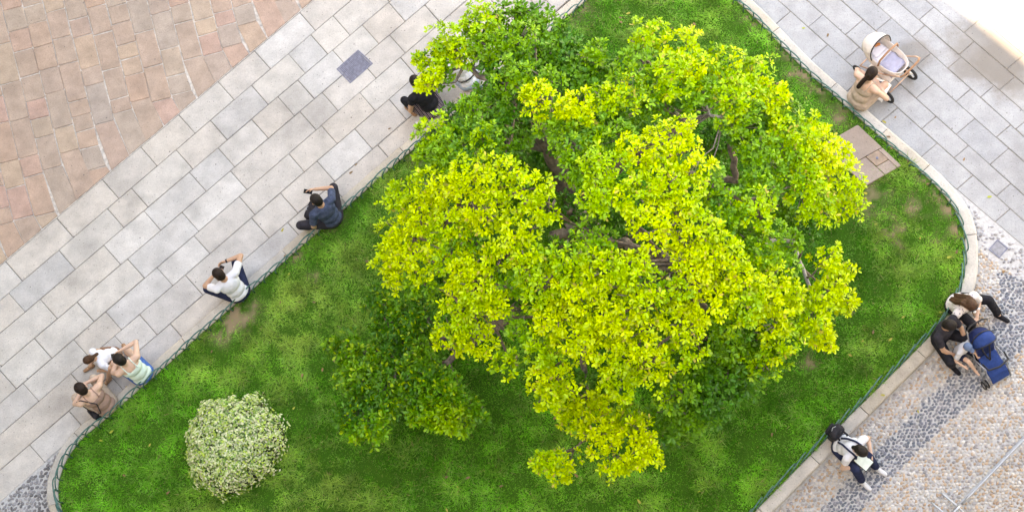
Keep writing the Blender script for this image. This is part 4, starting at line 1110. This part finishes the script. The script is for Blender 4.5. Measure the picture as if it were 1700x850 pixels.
# man in white t-shirt
p = Person(402, 490, KZ, LEFT, 'person in a plain white T-shirt and dark trousers, both hands raised to the face', skin='mid', lean=12)
p.head(22, -5); p.arm(1, (.20, .40, .56), (1, .1, -.1), .9, (-.7, -.3, 0)); p.arm(-1, (-.06, .36, .56), (-1, .1, -.35), .9, (.7, -.3, 0))
p.leg(-1, (-.22, .26, -.13), (-.35, .4, 1)); p.leg(1, (.20, .30, -.13), (.35, .4, 1)); p.body(); p.shirt(white, .6); p.pants(navy); p.shoes(greyshoe); p.hair(HAIR['dark'])
p.phone_at(-1, 'small dark phone held up by the person in the white T-shirt')
c, d, pn, w = p.arms[1][2], None, None, None
wb = MB(); a_, e_, h_ = p.arms[1][:3]; dd = (h_ - e_).normalized(); wb.tube([h_ - dd * .03, h_ - dd * .005], .034, 10); wb.build('wristband', charcoal, p.o)
# child squatting on the slabs
p = Person(196, 590, 0, (-.75, .62), 'child in a white T-shirt with brown hair in a bunch, sitting on the slabs', S=.86, skin='mid', lean=34)
p.head(38, 6); p.arm(1, (.10, .34, .30), None, .8); p.arm(-1, (-.16, .30, .26), None, .7)
p.leg(1, (.14, .46, .08), (.3, .2, 1)); p.leg(-1, (-.26, .36, .08), (-.5, .2, 1)); p.body(); p.shirt(white, .6); p.pants(orange, .6, 'shorts'); p.hair(HAIR['brown'], 'smooth', [(0, -.10, .10), (.01, -.14, .02)]); p.shoes(tanshoe)
# woman in mint vest
p = Person(242, 625, KZ, LEFT, 'person in a pale mint vest and blue denim shorts, holding up a phone', skin='light', lean=10)
p.head(18, -12); p.arm(1, (.06, .42, .50), (1, -.1, -.1), .8, (-.7, 0, 0)); p.arm(-1, (-.05, .40, .44), (-.8, 0, -.5), .8, (.6, 0, 0))
p.leg(-1, (-.16, .56, -.13)); p.leg(1, (.02, .62, -.13)); p.body(); p.shirt(mint, 0, 'vest', full=False); p.pants(bluesh, .62, 'shorts'); p.hair(HAIR['black'], 'short'); p.shoes(tanshoe)
p.phone_at(1, 'black phone raised by the person in the mint vest')
# woman in taupe top
p = Person(183, 676, KZ, LEFT, 'person in a taupe sleeveless top with dark hair, bent over a phone', skin='light', lean=15)
p.head(24, 0); p.arm(1, (.05, .42, .42), (1, 0, -.4), .8, (-.5, 0, -.3)); p.arm(-1, (-.06, .40, .40), (-1, 0, -.4), .8, (.5, 0, -.3))
p.leg(-1, (-.20, .32, -.13)); p.leg(1, (.10, .36, -.13)); p.body(); p.shirt(taupe, 0, 'top', full=False); p.pants(beige, 1.6); p.hair(HAIR['dark'], 'short'); p.shoes(tanshoe)
p.phone_at(1, 'silver and black phone held by the person in the taupe top')
hb = empty('shoulder_bag', p.o.matrix_basis @ Vector((-.24, .06, .02)), p.o.rotation_euler.z); tag(hb, 'small black shoulder bag at the side of the person in taupe', 'bag')
m = MB(); m.box((0, 0, .10), (.05, .11, .10), None, .03); m.build('bag_body', nylon, hb)
pts = [Vector((-.24, .06, .18)), p.sh[0] + Vector((-.03, .07, .0)), p.sh[0] + Vector((.04, 0, .085)), p.chest + Vector((-.03, -.15, .05)), p.waist + Vector((-.12, -.14, 0)), Vector((-.24, .0, .18))]
m = MB(); m.tube([q - Vector((-.24, .06, .02)) for q in pts], .009, 6); m.build('strap', nylon, hb)
# woman in striped skirt, half under the tree
p = Person(722, 187, KZ, LEFT, 'person in a black top and dark striped skirt, partly hidden by the tree leaves', skin='mid', lean=22)
p.head(26, 8); p.arm(1, (.12, .42, .22), None, .6); p.arm(-1, (-.16, .36, .20), None, .6)
p.leg(-1, (-.26, .34, -.13)); p.leg(1, (.16, .52, -.13)); p.body(); p.shirt(blackc, .4, 'top', low=False); p.skirt(stripe); p.hair(HAIR['black'], 'smooth'); p.shoes(tanshoe)
p.pants(blackc, 1.5, 'leggings', .006)
# person in white, almost covered by leaves
p = Person(782, 140, KZ, LEFT, 'person in a white shirt and pale blue jeans, almost hidden under the tree edge', skin='mid', lean=25)
p.head(30, -10); p.arm(1, (.14, .40, .24), None, .6); p.arm(-1, (-.14, .38, .24), None, .6)
p.leg(-1, (-.16, .42, -.13)); p.leg(1, (.18, .44, -.13)); p.body(); p.shirt(white, .8); p.pants(ltblue); p.hair(HAIR['dark'], 'short'); p.shoes(blackc)
m = MB(); m.tube([p.waist + p.R3 @ Vector((.165 * math.cos(a), .135 * math.sin(a), -.03)) for a in [q * .524 for q in range(12)]], .016, 6, closed=True); m.build('belt', nylon, p.o)
# white bag standing in for an unclear white thing by the kerb
wbg = empty('standin_bag', P(699, 208, 0), .5); tag(wbg, 'small unclear white thing shaped as a bag on the slabs next to the striped skirt', 'bag')
m = MB(); m.box((0, 0, .08), (.07, .05, .08), None, .02); me_ = m.mesh('bag_body')
for v_ in me_.vertices: v_.co += Vector((random.uniform(-.012, .012), random.uniform(-.012, .012), random.uniform(-.01, .01)))
mobj('bag_body', me_, cloth('white_paper', (.72, .71, .70), .05), wbg)
m = MB(); m.tube([(-.03, 0, .155), (-.025, 0, .19), (.025, 0, .19), (.03, 0, .155)], .005, 6); m.build('handle', cloth('pink_cord', (.6, .3, .25), .1), wbg)

# woman beside the pram
p = Person(1423, 172, KZ, RIGHT, 'person with bare shoulders in a beige dress and dark ponytail, sitting beside the pram', skin='light', lean=16)
p.head(30, -8); p.arm(-1, (-.06, .36, .34), (-1, 0, -.3), .8, (.5, 0, -.3)); p.arm(1, (.10, .34, .32), (1, 0, -.4), .8, (-.5, 0, -.3))
p.leg(-1, (-.10, .44, -.13)); p.leg(1, (.10, .46, -.13)); p.body(); p.shirt(beige, 0, 'dress', full=False); p.skirt(beige, 'dress_skirt'); p.hair(HAIR['dark'], 'smooth', [(-.02, -.13, .05), (-.03, -.15, -.06)]); p.shoes(tanshoe)
p.phone_at(-1, 'dark blue phone in the hands of the person beside the pram')
hb = empty('white_cloth', p.o.matrix_basis @ Vector((.12, .33, .12)), p.o.rotation_euler.z + .3); tag(hb, 'white muslin cloth lying over the lap beside the pram', 'cloth')
v = []; f = []
for a in range(9):
    for b in range(9):
        x = (a - 4) / 4 * .15; y = (b - 4) / 4 * .17; v.append((x, y, .16 - 1.9 * x * x - .9 * y * y + .012 * math.sin(a * 2.1) * math.cos(b * 1.7)))
for a in range(8):
    for b in range(8): f.append((a * 9 + b, (a + 1) * 9 + b, (a + 1) * 9 + b + 1, a * 9 + b + 1))
o = mobj('cloth', pydata('cloth', v, f, True), white, hb); md = o.modifiers.new('t', 'SOLIDIFY'); md.thickness = .008

# couple with the stroller
p = Person(1583, 505, KZ, (.80, .60), 'person with long brown hair, printed white blouse and black trousers, one leg stretched out', S=1.03, skin='light', lean=20, side=8)
p.head(30, 10); p.arm(1, (.16, .34, .22), None, .6); p.arm(-1, (.02, .40, .26), (-.6, 0, -.6), .7, (.3, 0, -.3))
p.leg(-1, (-.34, .62, -.13), (-.5, .3, 1)); p.leg(1, (.12, .44, -.13)); p.body(); p.shirt(prt, .9, 'blouse'); p.pants(blackc); p.hair(HAIR['brown'], 'long'); p.shoes(blackc)
p.phone_at(1, 'black phone in the lap of the long haired person')
m = MB(); H = lambda x, y, z: p.hc + p.HR @ Vector((x, y, z)); m.tube([H(.088 * math.cos(a), .03, .02 + .108 * math.sin(a)) for a in [q * math.pi / 10 for q in range(11)]], .008, 6)
o = m.build('headband', M['case'], p.o)
for i in (-1, 1):
    m = MB(); m.ell(H(.036 * i, .065, .098), (.026, .016, .024), p.HR); m.build('sunglass_lens', M['white_pl'], p.o)
p = Person(1560, 560, KZ, (.80, .60), 'person in a charcoal T-shirt with black hair, leaning over a child in a cap', S=1.03, skin='mid', lean=0)
p.head(36, -20); p.arm(-1, (-.12, .36, .20), (-.8, -.2, -.3), .7, (.5, 0, 0)); p.arm(1, (.14, .36, .20), (.9, -.2, -.3), .7, (-.5, 0, 0))
p.leg(1, (.20, .40, -.13), (.4, .3, 1)); p.leg(-1, (-.14, .44, -.13)); p.body(); p.shirt(charcoal, .65); p.pants(blackc); p.hair(HAIR['black']); p.shoes(blackc)
m4_ = p.o.matrix_basis @ Vector((.03, .35, .10))
p2 = Person(1590, 560, .30, (.80, .60), 'small child in a grey blue cap, held on the lap of the charcoal T-shirt person', S=.62, skin='light', lean=8)
p2.o.location = m4_
p2.head(14, 0); p2.arm(1, (.18, .20, .16), None, .5); p2.arm(-1, (-.18, .20, .16), None, .5); p2.leg(1, (.08, .36, .02)); p2.leg(-1, (-.08, .36, .02)); p2.body(); p2.shirt(cloth('pale_grey_cotton', (.5, .5, .52), .08), .7); p2.pants(navy, .7, 'shorts'); p2.hair(HAIR['brown'], 'smooth')
m = MB(); m.ell(p2.hc + p2.HR @ Vector((0, -.01, .035)), (.066, .072, .066), p2.HR); m.ell(p2.hc + p2.HR @ Vector((0, .075, .025)), (.045, .045, .008), p2.HR); m.fuse('cap', capb, p2.o, .009, 1)

# girl with the tablet
p = Person(1395, 739, KZ, (.78, .62), 'person in a white T-shirt and navy dungarees looking down at a tablet on the kerb', S=1.0, skin='light', lean=28)
p.head(50, 0); p.arm(-1, (-.14, .44, .24), (-.6, -.2, -.7), .5, (.5, 0, 0)); p.arm(1, (.12, .42, .22), (.6, -.2, -.7), .5, (-.5, 0, 0))
p.leg(-1, (-.10, .62, -.13), (0, .2, 1), (-.1, 1, 0)); p.leg(1, (.20, .58, -.13), (.1, .2, 1), (.1, 1, 0)); p.body(); p.shirt(white, .45); p.pants(navy, 1.92); p.hair(HAIR['black'], 'smooth', [(0, -.07, .10), (.02, -.09, .06)]); p.shoes(whiteshoe)
for i in (-1, 1):
    m = MB(); R_s = p.R3; m.tube([p.waist + R_s @ Vector((.07 * i, .13, .03)), p.chest + R_s @ Vector((.085 * i, .135, .06)), p.neck + R_s @ Vector((.09 * i, .07, .015)), p.neck + R_s @ Vector((.09 * i, -.01, .03)), p.neck + R_s @ Vector((.085 * i, -.085, -.03)), p.chest + R_s @ Vector((.06 * i, -.145, 0)), p.waist + R_s @ Vector((.04 * i, -.13, 0))], .017, 6); m.build('strap', navy, p.o)
tbo = empty('tablet', (0, 0, 0)); tag(tbo, 'pale screened tablet in a black case on the lap of the dungarees wearer', 'tablet')
m = MB(); m.box((0, 0, 0), (.10, .13, .006), None, .005); m.build('case', M['case'], tbo)
m = MB(); m.box((0, 0, .0072), (.088, .116, .0012)); m.build('screen', simple('pale_page', (.60, .68, .62), .4, .15, 9), tbo, False)
tbo.matrix_world = p.o.matrix_basis @ Matrix.Translation((.02, .42, .28)) @ Matrix.Rotation(math.radians(-12), 4, 'X')
bp = empty('backpack', P(1386, 722, KZ), p.o.rotation_euler.z + math.pi); backpack(bp, nylon, .26, .18, .36); tag(bp, 'black backpack standing behind the dungarees wearer by the fence', 'backpack')

# ------------------------------------------------------------------ pram and stroller
rose = simple('rose_gold_frame', (.55, .36, .27), .35, .1, 20, metal=.5); leather = simple('brown_leather', (.30, .15, .08), .55, .15, 20); cream = cloth('cream_fabric', (.62, .57, .54), .06); lining = cloth('white_lining', (.66, .66, .72), .04); greyc = cloth('grey_lilac_fabric', (.36, .36, .46), .1)
def wheel(o, c, r, w, rimmat, rz=0):
    R = rotz(rz); hub = empty('wheel', c, rz); hub.parent = o
    m = MB(); m.tube([(0, r * .84 * math.cos(a), r * .84 * math.sin(a)) for a in [q * math.pi / 10 for q in range(20)]], r * .17, 8, closed=True); m.build('tyre', M['rubber'], hub)
    m = MB(); m.tube([(-w, 0, 0), (w, 0, 0)], r * .2, 10)
    for q in range(5):
        a = q * 1.2566; m.tube([(0, 0, 0), (0, r * .75 * math.cos(a), r * .75 * math.sin(a))], r * .07, 6)
    m.build('rim', rimmat, hub)
pc = P(1470, 94, .72); dv = P(1470 + 75, 94 + 60, .72) - pc
pram = empty('pram', (pc.x, pc.y, 0), math.atan2(dv.y, dv.x)); tag(pram, 'cream bassinet pram with rose gold frame and brown leather handles on the flagstones', 'pram')
# local x points to the parent handle, z up
v = []; f = []; nseg = 24; prof_ = [(.78, .52), (.90, .58), (1.0, .80), (.95, .80), (.86, .62), (.0, .60)]
for (sc, z) in prof_:
    for j in range(nseg):
        a = 2 * math.pi * j / nseg; ca, sa2 = math.cos(a), math.sin(a)
        v.append((sc * .40 * math.copysign(abs(ca) ** .7, ca), sc * .21 * math.copysign(abs(sa2) ** .7, sa2), z))
for i in range(len(prof_) - 1):
    for j in range(nseg): f.append((i * nseg + j, i * nseg + (j + 1) % nseg, (i + 1) * nseg + (j + 1) % nseg, (i + 1) * nseg + j))
f.append(tuple(range(nseg))[::-1])
mobj('bassinet', pydata('bassinet', v, f, True), cream, pram)
m = MB(); m.box((-.02, 0, .655), (.32, .155, .035), None, .03); m.build('mattress', lining, pram)
m = MB(); m.box((-.18, 0, .715), (.10, .12, .028), None, .025); m.build('pillow', lining, pram)
v = []; f = []
for a in range(9):
    for b in range(7):
        v.append((.02 + a * .036, -.19 + b * .062, .735 + .018 * math.sin(a * 1.3) * math.cos(b * 1.1) - .10 * max(0, abs(b - 3) - 2) ** 2))
for a in range(8):
    for b in range(6): f.append((a * 7 + b, (a + 1) * 7 + b, (a + 1) * 7 + b + 1, a * 7 + b + 1))
o = mobj('blanket', pydata('blanket', v, f, True), greyc, pram); o.modifiers.new('t', 'SOLIDIFY').thickness = .015
# hood, tipped back and open towards the handle
v = []; f = []
for i in range(8):
    t = math.radians(2 + i * 10.5)
    for j in range(17):
        a = math.pi * j / 16; r_ = math.sin(a) ** .6
        v.append((-.10 - .33 * math.cos(t) * r_, .225 * math.cos(a), .79 + .27 * math.sin(t) * r_))
for i in range(7):
    for j in range(16): f.append((i * 17 + j, i * 17 + j + 1, (i + 1) * 17 + j + 1, (i + 1) * 17 + j))
hood = mobj('hood', pydata('hood', v, f, True), cream, pram); hood.modifiers.new('t', 'SOLIDIFY').thickness = .014
t_ = math.radians(75.5)
m = MB(); m.tube([(-.10 - .335 * math.cos(t_) * math.sin(math.pi * j / 16) ** .6, .23 * math.cos(math.pi * j / 16), .79 + .275 * math.sin(t_) * math.sin(math.pi * j / 16) ** .6) for j in range(17)], .011, 8); m.build('hood_rib', M['case'], pram)
m = MB(); m.tube([(.04, -.235, .80), (.035, -.20, .93), (.03, 0, .96), (.035, .20, .93), (.04, .235, .80)], .017, 8); m.build('carry_handle', leather, pram)
m = MB(); m.tube([(.16, -.22, .62), (.40, -.23, .92), (.47, -.22, .98)], .013, 8); m.tube([(.16, .22, .62), (.40, .23, .92), (.47, .22, .98)], .013, 8)
m.tube([(.16, -.22, .62), (-.30, -.20, .24)], .014, 8); m.tube([(.16, .22, .62), (-.30, .20, .24)], .014, 8); m.tube([(-.05, -.21, .45), (.36, -.25, .18)], .014, 8); m.tube([(-.05, .21, .45), (.36, .25, .18)], .014, 8); m.tube([(.36, -.26, .18), (.36, .26, .18)], .012, 8); m.tube([(-.30, -.2, .24), (-.30, .2, .24)], .012, 8)
fr = m.build('frame', rose, pram); 
m = MB(); m.tube([(.465, -.225, .975), (.49, -.17, .99), (.495, 0, .99), (.49, .17, .99), (.465, .225, .975)], .018, 8); m.build('push_handle', leather, pram)
m = MB(); m.box((.05, 0, .30), (.22, .16, .05), None, .03); m.build('basket', cream, pram)
for x, y, r in ((.36, -.28, .15), (.36, .28, .15), (-.30, -.23, .11), (-.30, .23, .11)): wheel(pram, (x, y, r), r, .025, M['white_pl'], math.pi / 2)
ty = empty('toy', (pc.x, pc.y, .74)); ty.location = pram.matrix_basis @ Vector((-.24, .03, .76)); tag(ty, 'small orange and blue soft toy under the hood of the pram', 'toy')
m = MB(); m.ell((0, 0, 0), (.045, .035, .035)); m.ell((.05, 0, .02), (.028, .028, .028)); m.fuse('toy_body', cloth('orange_plush', (.6, .22, .08), .15), ty, .01)
m = MB(); m.ell((-.06, .05, 0), (.03, .03, .025)); m.build('toy_ball', cloth('aqua_plush', (.25, .5, .55), .15), ty)

royal = cloth('navy_canopy', (.012, .025, .09), .25); royal2 = cloth('royal_blue_fabric', (.015, .045, .16), .2); alu = simple('grey_tube', (.30, .31, .33), .4, .1, 20, metal=.5)
pc = P(1640, 590, .45); dv = P(1640 + 42, 590 + 60, .45) - pc
st_ = empty('stroller', (pc.x, pc.y, 0), math.atan2(dv.y, dv.x)); st_.scale = (.9, .9, .92); tag(st_, 'blue folding stroller with curved canopy parked on the pebbles', 'stroller')
# local x towards the front (foot end)
m = MB()
for y in (-.20, .20):
    m.tube([(-.46, y, 1.0), (-.30, y, .72), (-.02, y * 1.05, .40), (.36, y * 1.05, .10)], .012, 8)
    m.tube([(-.34, y * 1.1, .10), (-.10, y * 1.1, .42), (.20, y * 1.05, .62)], .012, 8); m.tube([(.20, y * 1.05, .62), (.30, y, .40), (.44, y * .95, .30)], .012, 8)
m.tube([(-.34, -.24, .10), (-.34, .24, .10)], .011, 8); m.tube([(.44, -.19, .30), (.44, .19, .30)], .011, 8); m.build('frame', alu, st_)
m = MB(); m.tube([(-.46, -.20, 1.0), (-.50, -.12, 1.02), (-.50, .12, 1.02), (-.46, .20, 1.0)], .016, 8); m.build('push_handle', M['rubber'], st_)
m = MB(); m.box((.16, 0, .44), (.20, .17, .022), Matrix.Rotation(math.radians(8), 3, 'Y'), .018); m.build('seat', royal2, st_)
m = MB(); m.box((-.14, 0, .64), (.03, .17, .24), Matrix.Rotation(math.radians(-24), 3, 'Y'), .025); m.build('backrest', royal, st_)
m = MB(); m.box((.38, 0, .37), (.07, .165, .016), Matrix.Rotation(math.radians(40), 3, 'Y'), .012); m.build('leg_rest', royal2, st_)
for y in (-.07, .07):
    m = MB(); m.tube([(-.20, y, .80), (-.08, y * .9, .62), (.02, y * .4, .50), (.08, 0, .47)], .014, 6); m.build('harness', M['case'], st_)
for nm_, t0, t1, mt_ in (('canopy', 8, 62, royal), ('canopy_visor', 64, 112, royal2)):
    v = []; f = []
    for i in range(8):
        t = math.radians(t0 + (t1 - t0) * i / 7)
        for j in range(17):
            a = math.pi * j / 16; r_ = math.sin(a) ** .65
            v.append((-.20 - .27 * math.cos(t) * r_, .205 * math.cos(a), .66 + .31 * math.sin(t) * r_ + (.008 if t0 > 60 else 0)))
    for i in range(7):
        for j in range(16): f.append((i * 17 + j, i * 17 + j + 1, (i + 1) * 17 + j + 1, (i + 1) * 17 + j))
    o = mobj(nm_, pydata(nm_, v, f, True), mt_, st_); o.modifiers.new('t', 'SOLIDIFY').thickness = .012
for q in (8, 62, 112):
    t = math.radians(q); m = MB()
    m.tube([(-.20 - .275 * math.cos(t) * math.sin(math.pi * j / 16) ** .65, .21 * math.cos(math.pi * j / 16), .665 + .315 * math.sin(t) * math.sin(math.pi * j / 16) ** .65) for j in range(17)], .010, 6); m.build('canopy_rib', M['case'], st_)
m = MB(); m.tube([(.10, -.21, .66), (.24, -.19, .70), (.28, 0, .71), (.24, .19, .70), (.10, .21, .66)], .017, 8); m.build('bumper_bar', M['rubber'], st_)
m = MB(); m.box((-.10, 0, .22), (.16, .15, .06), None, .03); m.build('basket', blackc, st_)
for x in (.36,):
    for y in (-.21, .21):
        for d_ in (-.03, .03): wheel(st_, (x, y + d_, .085), .085, .012, alu, math.pi / 2)
for y in (-.24, .24):
    for d_ in (-.03, .03): wheel(st_, (-.34, y + d_, .085), .085, .012, alu, math.pi / 2)
# ------------------------------------------------------------------ end
